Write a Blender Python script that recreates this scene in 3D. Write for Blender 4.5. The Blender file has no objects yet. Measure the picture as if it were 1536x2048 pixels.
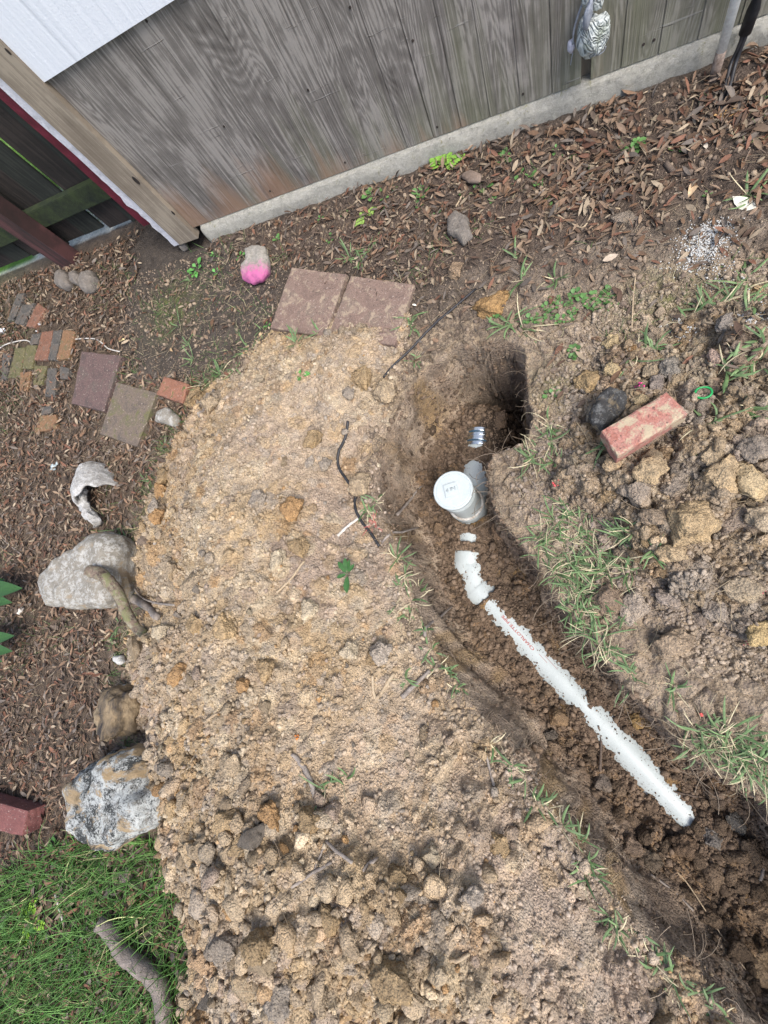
import bpy, bmesh, math, random
import numpy as np
from mathutils import Vector, Matrix, noise as mn

random.seed(7)
rng = np.random.default_rng(7)
scene = bpy.context.scene
COL = scene.collection

# ------------------------------------------------------------------ camera
F = 890.0
CAMH = 1.35
R = np.array([[0.9269282090519709, -0.04850719703018147, -0.37209024053310064],
              [0.026555140295382765, -0.9806433951937781, 0.1939931854130756],
              [-0.374297902462194, -0.1896986644631283, -0.9076979106031408]])
cam_d = bpy.data.cameras.new("camera")
cam = bpy.data.objects.new("camera", cam_d)
COL.objects.link(cam)
cam_d.sensor_fit = 'VERTICAL'
cam_d.sensor_height = 32.0
cam_d.lens = F / 2048 * 32.0
cam_d.clip_start = 0.02
cam_d.clip_end = 300
cam.matrix_world = Matrix((
    (R[0][0], -R[0][1], -R[0][2], 0),
    (R[1][0], -R[1][1], -R[1][2], 0),
    (R[2][0], -R[2][1], -R[2][2], CAMH),
    (0, 0, 0, 1)))
scene.camera = cam

# ------------------------------------------------------------------ light
w = bpy.data.worlds.new("World")
scene.world = w
w.use_nodes = True
nt = w.node_tree
bg = nt.nodes['Background']
sky = nt.nodes.new('ShaderNodeTexSky')
sky.sky_type = 'NISHITA'
sky.sun_disc = False
SUN_EL, SUN_AZ = 58.0, 128.0          # azimuth measured from +Y towards +X
sky.sun_elevation = math.radians(SUN_EL)
sky.sun_rotation = math.radians(SUN_AZ)
sky.air_density = 1.0
sky.dust_density = 3.0
sky.ozone_density = 1.0
nt.links.new(sky.outputs[0], bg.inputs[0])
bg.inputs[1].default_value = 0.15
sun_d = bpy.data.lights.new("sun", 'SUN')
sun = bpy.data.objects.new("sun", sun_d)
COL.objects.link(sun)
sun_d.energy = 1.8
sun_d.angle = math.radians(26)
sun_d.color = (1.0, 0.97, 0.93)
sd = Vector((math.sin(math.radians(SUN_AZ)) * math.cos(math.radians(SUN_EL)),
             math.cos(math.radians(SUN_AZ)) * math.cos(math.radians(SUN_EL)),
             math.sin(math.radians(SUN_EL))))
sun.rotation_euler = sd.to_track_quat('Z', 'Y').to_euler()
sun.location = sd * 20
scene.view_settings.view_transform = 'Standard'
scene.view_settings.look = 'None'
scene.view_settings.gamma = 1.0
scene.view_settings.exposure = 0.9


# ------------------------------------------------------------------ measuring helpers (survey of the site)
def ray(px, py):
    return R @ np.array([(px - 768) / F, (py - 1024) / F, 1.0])


def P(px, py, z=0.0):
    r = ray(px, py)
    return np.array([0, 0, CAMH]) + r * ((z - CAMH) / r[2])


def PY(px, py, y):
    r = ray(px, py)
    return np.array([0, 0, CAMH]) + r * (y / r[1])


def poly(pts, z=0.0):
    return np.array([P(x, y, z)[:2] for x, y in pts])


# ------------------------------------------------------------------ noise on arrays
def vnoise(X, Y, s, seed):
    r = np.random.default_rng(seed)
    T = r.random((256, 256)).astype(np.float32)
    x = X / s + 1000.3
    y = Y / s + 1000.7
    xi = np.floor(x).astype(np.int32)
    yi = np.floor(y).astype(np.int32)
    fx = (x - xi).astype(np.float32)
    fy = (y - yi).astype(np.float32)
    fx = fx * fx * (3 - 2 * fx)
    fy = fy * fy * (3 - 2 * fy)
    a = T[yi & 255, xi & 255]
    b = T[yi & 255, (xi + 1) & 255]
    c = T[(yi + 1) & 255, xi & 255]
    d = T[(yi + 1) & 255, (xi + 1) & 255]
    return ((a + (b - a) * fx) * (1 - fy) + (c + (d - c) * fx) * fy) * 2 - 1


def fbm(X, Y, s, seed, octv=3, g=0.5):
    o = 0
    a = 1.0
    t = 0
    for i in range(octv):
        ang = 0.7 * i
        Xr = X * math.cos(ang) - Y * math.sin(ang)
        Yr = X * math.sin(ang) + Y * math.cos(ang)
        o = o + a * vnoise(Xr, Yr, s / (2 ** i), seed + i)
        t += a
        a *= g
    return o / t


def worley(X, Y, cell, seed):
    r = np.random.default_rng(seed)
    T = r.random((256, 256, 3)).astype(np.float32)
    x = X / cell + 1000.0
    y = Y / cell + 1000.0
    xi = np.floor(x).astype(np.int32)
    yi = np.floor(y).astype(np.int32)
    F1 = np.full(X.shape, 9.0, np.float32)
    F2 = np.full(X.shape, 9.0, np.float32)
    I = np.zeros(X.shape, np.float32)
    for dy in (-1, 0, 1):
        for dx in (-1, 0, 1):
            c = T[(yi + dy) & 255, (xi + dx) & 255]
            d = np.hypot((xi + dx + c[..., 0]) - x, (yi + dy + c[..., 1]) - y).astype(np.float32)
            near = d < F1
            F2 = np.where(near, F1, np.minimum(F2, d))
            I = np.where(near, c[..., 2], I)
            F1 = np.where(near, d, F1)
    return F1, F2, I


def sstep(a, b, x):
    t = np.clip((x - a) / (b - a), 0, 1)
    return t * t * (3 - 2 * t)


# coarse signed distance fields (positive inside), then sampled with warped coordinates
SX = np.arange(-4.2, 2.2, 0.02)
SY = np.arange(-2.6, 3.0, 0.02)
SXX, SYY = np.meshgrid(SX, SY)


def sdf(pl):
    n = len(pl)
    d = np.full(SXX.shape, 1e9)
    ins = np.zeros(SXX.shape, bool)
    for i in range(n):
        x0, y0 = pl[i]
        x1, y1 = pl[(i + 1) % n]
        ex, ey = x1 - x0, y1 - y0
        L = ex * ex + ey * ey + 1e-12
        t = np.clip(((SXX - x0) * ex + (SYY - y0) * ey) / L, 0, 1)
        d = np.minimum(d, np.hypot(SXX - x0 - t * ex, SYY - y0 - t * ey))
        c = (y0 > SYY) != (y1 > SYY)
        xs_ = (x1 - x0) * (SYY - y0) / ((y1 - y0) if y1 != y0 else 1e-9) + x0
        ins ^= c & (SXX < xs_)
    return np.where(ins, d, -d)


def samp(A, X, Y):
    u = np.clip((X - SX[0]) / 0.02, 0, len(SX) - 1.001)
    v = np.clip((Y - SY[0]) / 0.02, 0, len(SY) - 1.001)
    i = u.astype(int)
    j = v.astype(int)
    fu = u - i
    fv = v - j
    return ((A[j, i] * (1 - fu) + A[j, i + 1] * fu) * (1 - fv) + (A[j + 1, i] * (1 - fu) + A[j + 1, i + 1] * fu) * fv)


# ------------------------------------------------------------------ site plan outlines
TRENCH = poly([(870, 725), (905, 695), (960, 680), (1010, 678), (1045, 700), (1062, 760), (1058, 830), (1040, 885),
               (1000, 897), (985, 925), (988, 985), (1004, 1030), (1040, 1075), (1070, 1115), (1092, 1160), (1125, 1210),
               (1160, 1270), (1205, 1320), (1260, 1375), (1320, 1425), (1365, 1480), (1425, 1535), (1480, 1570),
               (1620, 1640), (1900, 2300), (1580, 2200), (1440, 2010), (1350, 1925), (1260, 1825), (1180, 1715),
               (1110, 1615), (1040, 1535), (985, 1455), (930, 1392), (885, 1332), (850, 1260), (820, 1180), (797, 1100),
               (765, 1040), (750, 980), (752, 910), (775, 850), (800, 800), (835, 755)])
HEAP_L = poly([(500, 700), (540, 662), (600, 660), (650, 636), (700, 616), (780, 612), (812, 640), (800, 720),
               (785, 790), (765, 850), (742, 910), (738, 980), (752, 1040), (785, 1100), (808, 1180), (838, 1262),
               (873, 1335), (918, 1398), (972, 1460), (1028, 1540), (1098, 1622), (1168, 1722), (1248, 1832),
               (1338, 1932), (1424, 2015), (1560, 2260), (330, 2260), (372, 1980), (385, 1850), (350, 1760), (340, 1680),
               (335, 1600), (300, 1500), (265, 1400), (255, 1290), (300, 1215), (265, 1140), (270, 1080), (315, 980),
               (345, 900), (385, 835), (400, 785), (440, 765), (480, 745)])
HEAP_R = poly([(1175, 770), (1230, 700), (1330, 650), (1450, 640), (1650, 600), (1900, 900), (1900, 1250), (1536, 1240),
               (1440, 1240), (1360, 1170), (1290, 1130), (1240, 1080), (1210, 1020), (1120, 960),
               (1110, 900), (1150, 850)])
DIRT_DARK = poly([(235, 470), (330, 440), (430, 470), (560, 520), (560, 600), (500, 700), (430, 760), (370, 780),
                  (250, 760), (225, 620)])
LITTER_L = poly([(-700, 1750), (-700, 500), (30, 540), (180, 480), (260, 450), (255, 600), (235, 700), (270, 780),
                 (380, 800), (330, 900), (280, 1000), (230, 1100), (230, 1300), (240, 1500), (200, 1600), (140, 1680),
                 (60, 1760), (-100, 1780)])
LITTER_W = poly([(380, 480), (560, 445), (700, 400), (900, 335), (1100, 262), (1300, 195), (1536, 100), (1900, 0),
                 (1900, 420), (1536, 430), (1400, 400), (1250, 470), (1100, 520), (960, 540), (860, 560), (700, 540),
                 (560, 520), (440, 500)])
LAWN = poly([(-800, 1800), (-100, 1790), (60, 1740), (150, 1680), (230, 1700), (330, 1700), (370, 1800), (385, 1900),
             (380, 1980), (350, 2300), (-800, 2600)])
S_TR, S_HL, S_HR, S_DD, S_LL, S_LW, S_LAWN = [sdf(p) for p in (TRENCH, HEAP_L, HEAP_R, DIRT_DARK, LITTER_L, LITTER_W, LAWN)]

# buried drain line (axis of the pipe), metres
PIPE_Z = -0.325
PR = 0.057
JW = [P(955, 850, -0.27)[:2], P(932, 1112, -0.27)[:2], P(962, 1190, -0.27)[:2], P(1480, 1750, -0.27)[:2]]
CO = P(905, 980, -0.01)[:2]           # cleanout riser position
# exposure of the pipe: list of (px, py, half width shown left, right)
EXPO = [(955, 820, 0), (955, 846, 0), (955, 855, .024), (955, 892, .024), (954, 899, .0), (954, 905, .0),
        (954, 918, .0), (954, 926, .030), (956, 950, .044), (945, 1020, .044),
        (940, 1038, .0), (934, 1064, .0), (932, 1069, .028), (932, 1082, .028), (932, 1086, .0), (932, 1100, .0),
        (932, 1103, .038), (935, 1130, .026), (940, 1160, .028), (958, 1190, .042), (964, 1198, .036), (972, 1200, .0), (978, 1196, .0),
        (984, 1200, .016), (1010, 1235, .025), (1050, 1280, .032), (1090, 1325, .030), (1130, 1370, .036), (1150, 1394, .036), (1160, 1404, .020),
        (1168, 1412, .012), (1176, 1420, .012), (1184, 1430, .030), (1220, 1465, .034), (1280, 1530, .040), (1330, 1580, .028),
        (1365, 1620, .032), (1384, 1640, .022), (1390, 1648, .0), (1420, 1680, .0), (1500, 1770, .0)]


def axis_param(X, Y):
    """nearest distance to the drain polyline and the running length there"""
    best = np.full(X.shape, 9.0)
    S = np.zeros(X.shape)
    global SIDE
    SIDE = np.zeros(X.shape)
    acc = 0
    for i in range(3):
        a = JW[i]
        b = JW[i + 1]
        e = b - a
        L = np.hypot(*e)
        t = np.clip(((X - a[0]) * e[0] + (Y - a[1]) * e[1]) / L ** 2, -0.0, 1)
        d = np.hypot(X - a[0] - t * e[0], Y - a[1] - t * e[1])
        S = np.where(d < best, acc + t * L, S)
        SIDE = np.where(d < best, np.sign(e[0] * (Y - a[1]) - e[1] * (X - a[0])), SIDE)
        best = np.minimum(best, d)
        acc += L
    return best, S


_ex = []
for (px, py, e) in EXPO:
    p = P(px, py, -0.27)[:2]
    dd, ss = axis_param(np.array([p[0]]), np.array([p[1]]))
    _ex.append((ss[0], e))
_ex.sort()
EX_S = np.array([a for a, b in _ex])
EX_E = np.array([b for a, b in _ex])


# ------------------------------------------------------------------ height field grid
def spaced(segs):
    out = []
    for a, b, d in segs:
        n = max(1, int(round((b - a) / d)))
        out += list(a + (b - a) * np.arange(n) / n)
    return out


xs = [-60, -35, -20, -12, -8, -6, -5, -4.4, -4.0] + spaced([(-3.8, -3.3, .02), (-3.3, -2.2, .0065), (-2.2, -1.5, .0048), (-1.5, 0.75, .0035), (0.75, 1.3, .0065)]) + \
     [1.3, 1.5, 1.8, 2.2, 3, 5, 8, 12, 20, 35, 60]
ys = [-60, -35, -20, -12, -8, -5, -3.5, -2.8, -2.4] + spaced([(-2.2, -1.75, .02), (-1.75, -1.1, .005), (-1.1, 0.95, .0035), (0.95, 2.0, .0052), (2.0, 2.6, .03)]) + \
     [2.6, 3, 3.6, 4.5, 6, 8, 12, 20, 35, 60]
xs = np.array(xs)
ys = np.array(ys)
X, Y = np.meshgrid(xs, ys)
WX = X + 0.024 * fbm(X, Y, 0.16, 11, 3, .42)
WY = Y + 0.024 * fbm(X, Y, 0.16, 17, 3, .42)
tr = samp(S_TR, WX, WY)
hl = samp(S_HL, WX, WY)
hr = samp(S_HR, WX, WY)
dd_ = samp(S_DD, WX, WY)
ll = samp(S_LL, WX, WY)
lw = samp(S_LW, WX, WY)
lawn = samp(S_LAWN, WX, WY)
trc = samp(S_TR, X, Y)

# base
G = 0.012 * fbm(X, Y, 0.35, 3, 3) + 0.004 * fbm(X, Y, 0.05, 23, 3) + 0.0022 * fbm(X, Y, 0.014, 29, 2)
far = sstep(2.5, 6, np.abs(X)) + sstep(2.2, 5, np.abs(Y))
G = G * (1 - np.clip(far, 0, 1)) + 0.02 * np.clip(far, 0, 1)
G = G + .034 * sstep(1.40, 1.58, Y) * sstep(-1.5, -1.35, X)
G = np.where(Y > 1.62, np.minimum(G, 0.0), G)
near_fence = sstep(-2.0, -2.1, X) * sstep(1.75, 1.95, Y)
G = G - 0.02 * near_fence
# broken crust between wall and trench
F1, F2, I1 = worley(X + 0.01 * fbm(X, Y, .03, 5, 2), Y + 0.01 * fbm(X, Y, .03, 6, 2), 0.05, 41)
crk = 1 - sstep(0.02, 0.16, F2 - F1)
crust = sstep(-0.9, -0.5, X) * sstep(1.25, 0.95, Y)
calm = np.zeros(X.shape)
for (px, py, r_, a_) in [(780, 1530, .20, 1), (640, 1480, .14, .7), (1080, 1760, .17, 1), (1180, 1900, .17, 1), (1000, 1640, .13, .8), (600, 850, .24, .9), (680, 1000, .16, .5), (900, 1560, .12, .8), (470, 1300, .12, .5)]:
    c_ = P(px, py, .06)
    calm = np.maximum(calm, a_ * np.exp(-((X - c_[0]) ** 2 + (Y - c_[1]) ** 2) / (2 * (r_ * .75) ** 2)))
G = G - 0.008 * crk * crust + 0.012 * (I1 - .5) * crust * (1 - crk)
f1, f2, i1 = worley(X + .004 * fbm(X, Y, .012, 44, 2), Y + .004 * fbm(X, Y, .012, 45, 2), 0.013, 43)
peb = np.sqrt(np.clip(1 - (f1 / (.3 + .4 * i1)) ** 2, 0, 1)) * (i1 > 0.35)
G = G + 0.0028 * peb * (0.4 + 0.6 * crust)
g1, g2, j1 = worley(X + .014 * fbm(X, Y, .03, 48, 3), Y + .014 * fbm(X, Y, .03, 49, 3), 0.03, 47)
peb2 = np.sqrt(np.clip(1 - (g1 / (.1 + .5 * j1)) ** 2, 0, 1)) * (j1 > 0.6) * (1 + .6 * fbm(X, Y, .012, 50, 2))
peb2[(F2 * 0 + 1) < 0] = 0
G = G + 0.003 * peb2 * crust * (tr < 0.01)

# excavated trench
dist, S = axis_param(X, Y)
wall = sstep(0.0, 0.040, tr + 0.003 * fbm(X, Y, 0.05, 51, 2))
bowl = -0.315 + 0.03 * fbm(X, Y, 0.25, 53, 2) + (0.05 + 0.04 * sstep(.1, -.5, Y)) * sstep(0.13, 0.0, tr)
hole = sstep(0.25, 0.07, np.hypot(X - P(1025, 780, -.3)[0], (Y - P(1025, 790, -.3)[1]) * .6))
bowl = bowl - 0.24 * hole
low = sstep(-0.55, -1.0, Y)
bowl = bowl + 0.03 * low
T1, T2, J1 = worley(X + 0.008 * fbm(X, Y, .02, 61, 2), Y + 0.008 * fbm(X, Y, .02, 62, 2), 0.042, 63)
lump = np.sqrt(np.clip(1 - (T1 / 0.7) ** 2, 0, 1)) * (J1 > 0.35)
amt = 0.003 + 0.010 * low
bowl = bowl + amt * lump + 0.004 * peb * (0.5 + i1) + 0.008 * peb2 + 0.010 * fbm(X, Y, 0.03, 65, 3)
# backfill packed round the drain
e = np.interp(S, EX_S, EX_E)
side_ = SIDE
off_ = .012 * fbm(S, S * 0 + 3.3, .09, 66, 2) + .006 * fbm(S, S * 0 + 9.3, .02, 64, 2)
en = e + (side_ * off_ + 0.016 * fbm(X, Y, 0.028, 67, 3, .6) + .008 * fbm(X, Y, .008, 68, 2)) * (e > 0.001)
en = np.clip(en, 0, PR * 0.97)
lev = PIPE_Z + np.sqrt(PR ** 2 - en ** 2) + 0.003 * peb + np.where(e < 0.012, 0.008, -0.001)
lev = lev + (PIPE_Z + .036 + .012 * fbm(X, Y, .06, 68, 3) - lev) * sstep(.045, .085, dist)
k = sstep(0.17, 0.07, dist)
bowl2 = bowl * (1 - k) + np.minimum(lev, PIPE_Z + PR + .012) * k
# keep soil below the exposed crown
crown = PIPE_Z + np.sqrt(np.clip(PR ** 2 - np.minimum(dist, PR) ** 2, 0, None))
inside_e = (dist < en) & (e > 0.006)
bowl2 = np.where(inside_e, np.minimum(bowl2, crown - 0.004), bowl2)
specks = (fbm(X, Y, 0.010, 69, 2) + .5 * (dist / .05) > 0.92) & inside_e & (dist > 0.012)
bowl2 = np.where(specks, crown + 0.0025, bowl2)
rC = np.hypot(X - CO[0], Y - CO[1])
bowl2 = np.where(rC < 0.066, np.minimum(bowl2, PIPE_Z), bowl2)
G = G * (1 - wall) + bowl2 * wall
# ragged wall faces
G = G + 0.006 * fbm(X, Y, 0.05, 71, 2) * (wall > 0.05) * (wall < 0.95)

# heaps
H = G.copy()
rise = 0.11 * sstep(0.0, 0.22, hl) + 0.085 * sstep(0.18, 0.6, hl)
for (px, py, r, h) in [(430, 1350, .33, .05), (420, 1620, .35, .07), (620, 1850, .4, .07), (500, 1080, .3, .04),
                       (900, 1830, .3, .03), (650, 800, .3, -.03), (880, 1560, .25, -.05), (1000, 1880, .25, .02)]:
    c = P(px, py, .12)
    rise = rise + h * np.exp(-((X - c[0]) ** 2 + (Y - c[1]) ** 2) / (2 * (r * .55) ** 2)) * sstep(0, .15, hl)
upper = sstep(0.75, 1.15, Y)
rise = rise * (1 - 0.72 * upper) - 0.06 * sstep(0.0, 0.4, X + 0.35) * sstep(0, -.3, Y) * sstep(.35, 0., hl)
rim = sstep(0.30, 0.0, -trc) * sstep(-0.02, 0.0, -trc)
rise = rise * (1 - 0.62 * rim)
loose = 0.35 + 0.65 * sstep(-0.1, -0.75, Y) * sstep(-.2, -.9, X + .2 * Y) + .25 * sstep(-.9, -1.2, Y)
HLh = rise + 0.022 * fbm(X, Y, 0.16, 81, 3) * sstep(0, .1, hl) + 0.012 * fbm(X, Y, 0.045, 83, 3) * loose
a1, a2, k1 = worley(X + 0.006 * fbm(X, Y, .02, 85, 2), Y + 0.006 * fbm(X, Y, .02, 86, 2), 0.046, 87)
b1, b2, k2 = worley(X + 0.004 * fbm(X, Y, .012, 88, 1), Y + 0.004 * fbm(X, Y, .012, 89, 1), 0.022, 90)
L1 = np.sqrt(np.clip(1 - (a1 / 0.62) ** 2, 0, 1)) * np.clip((k1 - .45) * 3, 0, 1)
L2 = np.sqrt(np.clip(1 - (b1 / 0.6) ** 2, 0, 1)) * np.clip((k2 - .25) * 2, 0, 1)
loose = loose * (1 - .9 * calm)
HLh = HLh + 0.024 * L1 * loose * (1 + .5 * fbm(X, Y, .02, 95, 3)) + 0.0045 * L2 * (0.2 + loose) + .012 * loose * fbm(X, Y, .035, 96, 3, .6) + 0.0028 * peb + .005 * fbm(X, Y, .018, 93, 3) + 0.0012 * fbm(X, Y, 0.007, 91, 2)
heapL = (hl > 0)
HLfull = np.where(hl > -0.02, HLh * sstep(-0.02, 0.05, hl) - 0.004 + 0.002, -1)
HRh = 0.05 * sstep(0, .2, hr) + 0.05 * sstep(.1, .5, hr) + 0.012 * fbm(X, Y, 0.12, 101, 3)
c1_, c2_, k3 = worley(X + 0.012 * fbm(X, Y, .04, 103, 2), Y + 0.012 * fbm(X, Y, .04, 104, 2), 0.075, 105)
L3 = np.sqrt(np.clip(1 - (c1_ / 0.66) ** 2, 0, 1)) * np.clip((k3 - .35) * 2.5, 0, 1)
HRh = HRh + 0.026 * L3 * (0.5 + L1 * .5) + 0.010 * L1 + 0.003 * L2 + 0.003 * peb + .006 * fbm(X, Y, .02, 107, 3)
HRfull = np.where(hr > -0.02, HRh * sstep(-0.02, 0.05, hr) - 0.002, -1)
keep_out = trc > 0.015
HLfull = np.where(keep_out, -1, HLfull)
HRfull = np.where(keep_out, -1, HRfull)

# ------------------------------------------------------------------ albedo of each soil
def rgb(*c):
    return np.array(c, float)


def mix(A, B, t):
    t = np.asarray(t)[..., None]
    return A * (1 - t) + B * t


tan = rgb(.40, .315, .215)
pinkb = rgb(.345, .27, .21)
ochre = rgb(.39, .285, .165)
orange = rgb(.41, .255, .125)
greyc = rgb(.33, .285, .235)
dbrown = rgb(.10, .07, .05)
palec = rgb(.50, .42, .30)
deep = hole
n_big = fbm(X, Y, 0.5, 201, 3)
n_mid = fbm(X, Y, 0.12, 203, 3)
n_sm = fbm(X, Y, 0.02, 205, 3)
one = np.ones(X.shape + (3,))
# ground
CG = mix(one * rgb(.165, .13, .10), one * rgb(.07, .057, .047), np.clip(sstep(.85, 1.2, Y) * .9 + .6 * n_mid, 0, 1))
CG = mix(CG, one * rgb(.31, .255, .205), sstep(-.45, .0, X) * np.clip(crust * (.35 + n_mid * .8) + .3 * crust * I1, 0, 1))
CG = mix(CG, one * rgb(.36, .285, .20), sstep(.55, .75, crust * (.5 + .5 * i1) * (1 - upper * .5)) * .6)
CG = mix(CG, one * rgb(.075, .064, .055), sstep(-.03, .05, dd_) * .85)
CG = mix(CG, one * rgb(.10, .075, .055), sstep(-.03, .06, ll) * .8)
CG = mix(CG, one * rgb(.10, .075, .06), sstep(-.03, .06, lw) * .7)
moss = sstep(.12, .3, fbm(X, Y, .13, 211, 3)) * sstep(-.3, .2, fbm(X, Y, .02, 213, 2))
m_zone = np.exp(-((X - P(345, 620)[0]) ** 2 + (Y - P(345, 620)[1]) ** 2) / .02) + .8 * np.exp(-((X - P(1330, 620)[0]) ** 2 + (Y - P(1330, 620)[1]) ** 2) / .015) + \
    .6 * np.exp(-((X - P(1110, 770)[0]) ** 2 + (Y - P(1110, 770)[1]) ** 2) / .006)
CG = mix(CG, one * rgb(.10, .125, .03), np.clip(m_zone * (0.5 + n_sm), 0, 1) * .8)
CG = mix(CG, one * rgb(.07, .075, .035), sstep(-.03, .06, lawn) * .8)
CG = mix(CG, one * rgb(.80, .80, .70), sstep(1.95, 1.975, Y) * sstep(2.5, 2.4, Y))  # brightness behind the fence is put into this pale ground colour
CG = mix(CG, one * rgb(.16, .30, .04), sstep(2.4, 2.5, Y))
CG = mix(CG, one * rgb(.16, .32, .05), sstep(1.95, 2.0, Y) * sstep(-2.85, -2.95, X))
CG = mix(CG, one * rgb(.10, .2, .03), np.clip(far, 0, 1))
CG = CG * (1 + .25 * n_sm[..., None] + .18 * n_mid[..., None])
# trench soil: damp brown with clay streaks, shade painted in at the hole
CT = mix(one * rgb(.14, .10, .072), one * rgb(.215, .155, .107), np.clip(.5 + n_mid * 1.2, 0, 1))
CT = mix(CT, one * rgb(.30, .19, .075), sstep(.35, .6, fbm(X, Y, .09, 221, 3)) * .6)
CT = mix(CT, one * rgb(.10, .072, .052), sstep(.25, .6, fbm(X, Y, .16, 223, 3) + .55 * low + .5 * hole) * .75)  # dark soil patches, plus some of the hole's shade mixed in
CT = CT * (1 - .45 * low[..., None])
CT = CT * (1 + .3 * n_sm[..., None] + .25 * (i1 - .5)[..., None])
strat = mix(one * rgb(.42, .34, .26), one * rgb(.27, .21, .16), sstep(-.4, .3, fbm(X * .4 + Y, Y * .3 - X, .06, 225, 3)))
strat = mix(strat, one * rgb(.34, .23, .10), sstep(.2, .5, fbm(X, Y, .1, 227, 2)) * .6)
wl = sstep(-.005, .006, tr) * sstep(.085, .04, tr)
CT = mix(CT, strat, wl * .85)
CT = mix(CT, one * rgb(.05, .037, .028), sstep(.1, .8, deep) * sstep(.01, .05, tr) * .85)  # shade of the deep hole painted into the soil colour
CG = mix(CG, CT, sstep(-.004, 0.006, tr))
# heap
CH = mix(one * tan, one * pinkb, sstep(-.1, .45, n_big + .35 * n_mid + .35 * sstep(-.25, -.7, Y - .3 * X)))
CH = mix(CH, one * ochre, np.clip(sstep(-.05, .35, fbm(X, Y, .2, 231, 3) + .3 * sstep(-1.0, -1.6, X) * sstep(-.9, -.2, Y)), 0, 1) * .8)
CH = mix(CH, one * palec, sstep(.1, .5, fbm(X, Y, .15, 237, 3)) * .22)
CH = mix(CH, one * orange, sstep(.38, .6, fbm(X, Y, .09, 233, 3)) * .6)
CH = mix(CH, one * rgb(.43, .345, .27), np.clip(calm, 0, 1) * .65)
CH = mix(CH, one * greyc, sstep(.72, .9, k2) * .55)
CH = mix(CH, one * palec, sstep(.80, .95, k1) * (k1 > .8) * .5)
CH = mix(CH, one * ochre, ((k1 > .62) & (k1 < .7)) * .55)
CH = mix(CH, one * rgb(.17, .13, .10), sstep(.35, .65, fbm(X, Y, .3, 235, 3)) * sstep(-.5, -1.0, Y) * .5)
CH = CH * (1 + .20 * n_sm[..., None] + .14 * (i1 - .5)[..., None] + .06 * (k2 - .5)[..., None])
CR = mix(one * rgb(.38, .305, .225), one * rgb(.30, .245, .20), sstep(-.2, .4, n_big + n_mid * .4))
CR = mix(CR, one * ochre * .95, sstep(.2, .5, fbm(X, Y, .11, 241, 3)) * .6)
CR = mix(CR, one * rgb(.20, .17, .15), sstep(.35, .6, fbm(X, Y, .13, 243, 3)) * .5)
CR = CR * (1 + .22 * n_sm[..., None] + .3 * (i1 - .5)[..., None])


n_tx = fbm(X, Y, 0.011, 207, 3)
# clods stamped with faceted tops into the heap surfaces
def stamp(A, C, cx, cy, r, hgt, col=None, seed=0, sink=0.0):
    i0, i1_ = np.searchsorted(xs, [cx - r * 1.5, cx + r * 1.5])
    j0, j1_ = np.searchsorted(ys, [cy - r * 1.5, cy + r * 1.5])
    if i1_ - i0 < 3 or j1_ - j0 < 3:
        return
    x = X[j0:j1_, i0:i1_] - cx
    y = Y[j0:j1_, i0:i1_] - cy
    rr = np.random.default_rng(seed)
    h = np.full(x.shape, hgt)
    n = rr.integers(5, 8)
    th0 = rr.random() * 6.28
    for q in range(n):
        th = th0 + 6.283 * (q + rr.random() * .7) / n
        slope = rr.uniform(1.2, 3.5)
        rq = r * rr.uniform(.7, 1.15)
        h = np.minimum(h, (rq - (x * math.cos(th) + y * math.sin(th))) * slope * (hgt / r))
    t1 = rr.uniform(-.35, .35)
    t2 = rr.uniform(-.35, .35)
    h = np.minimum(h, hgt * .8 + t1 * x + t2 * y)
    base = A[j0:j1_, i0:i1_]
    b0 = float(np.median(base)) - sink
    v = b0 + h + r * (.22 * n_sm[j0:j1_, i0:i1_] + .30 * n_tx[j0:j1_, i0:i1_])
    m = (v > base) & (h > 0)
    A[j0:j1_, i0:i1_] = np.where(m, v, base)
    if col is not None:
        cc = C[j0:j1_, i0:i1_]
        f = (1 + .22 * n_sm[j0:j1_, i0:i1_] + .2 * (i1[j0:j1_, i0:i1_] - .5))[..., None]
        cc[m] = (np.array(col) * f)[m]


palette = [tan, tan * .9, pinkb, ochre, ochre * .85, orange * .9, greyc, palec, greyc * .75, pinkb * .85]


def region_points(S, n, x0, x1, y0, y1, lo=0.0, hi=9, s=None):
    s = s or rng
    out = []
    while len(out) < n:
        a = s.uniform(x0, x1, 4000)
        b = s.uniform(y0, y1, 4000)
        v = samp(S, a, b)
        m = (v > lo) & (v < hi)
        out += list(zip(a[m], b[m]))
    return out[:n]


for q, (cx, cy) in enumerate(region_points(S_HL, 3000, -2.5, .5, -1.75, 1.2)):
    big = cy < -.35 or cx < -1.2
    r = min((0.013 if big else .009) * (rng.pareto(2.0) + 1), .055 if big else .03)
    if rng.random() < calm[np.searchsorted(ys, cy) - 1, np.searchsorted(xs, cx) - 1]:
        continue
    col = palette[rng.integers(len(palette))]
    base_c = CH[np.searchsorted(ys, cy) - 1, np.searchsorted(xs, cx) - 1]
    stamp(HLfull, CH, cx, cy, r, r * rng.uniform(.4, .85), np.array(col) * .5 + base_c * .5, q, r * .25)
for q, (cx, cy) in enumerate(region_points(S_HR, 900, -.1, 1.2, -.6, 1.2)):
    r = min(0.013 * (rng.pareto(1.9) + 1), .06)
    col = palette[rng.integers(len(palette))] * .85
    base_c = CR[np.searchsorted(ys, cy) - 1, np.searchsorted(xs, cx) - 1]
    stamp(HRfull, CR, cx, cy, r, r * rng.uniform(.4, .85), np.array(col) * .5 + base_c * .5, q + 9000, r * .1)
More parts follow.
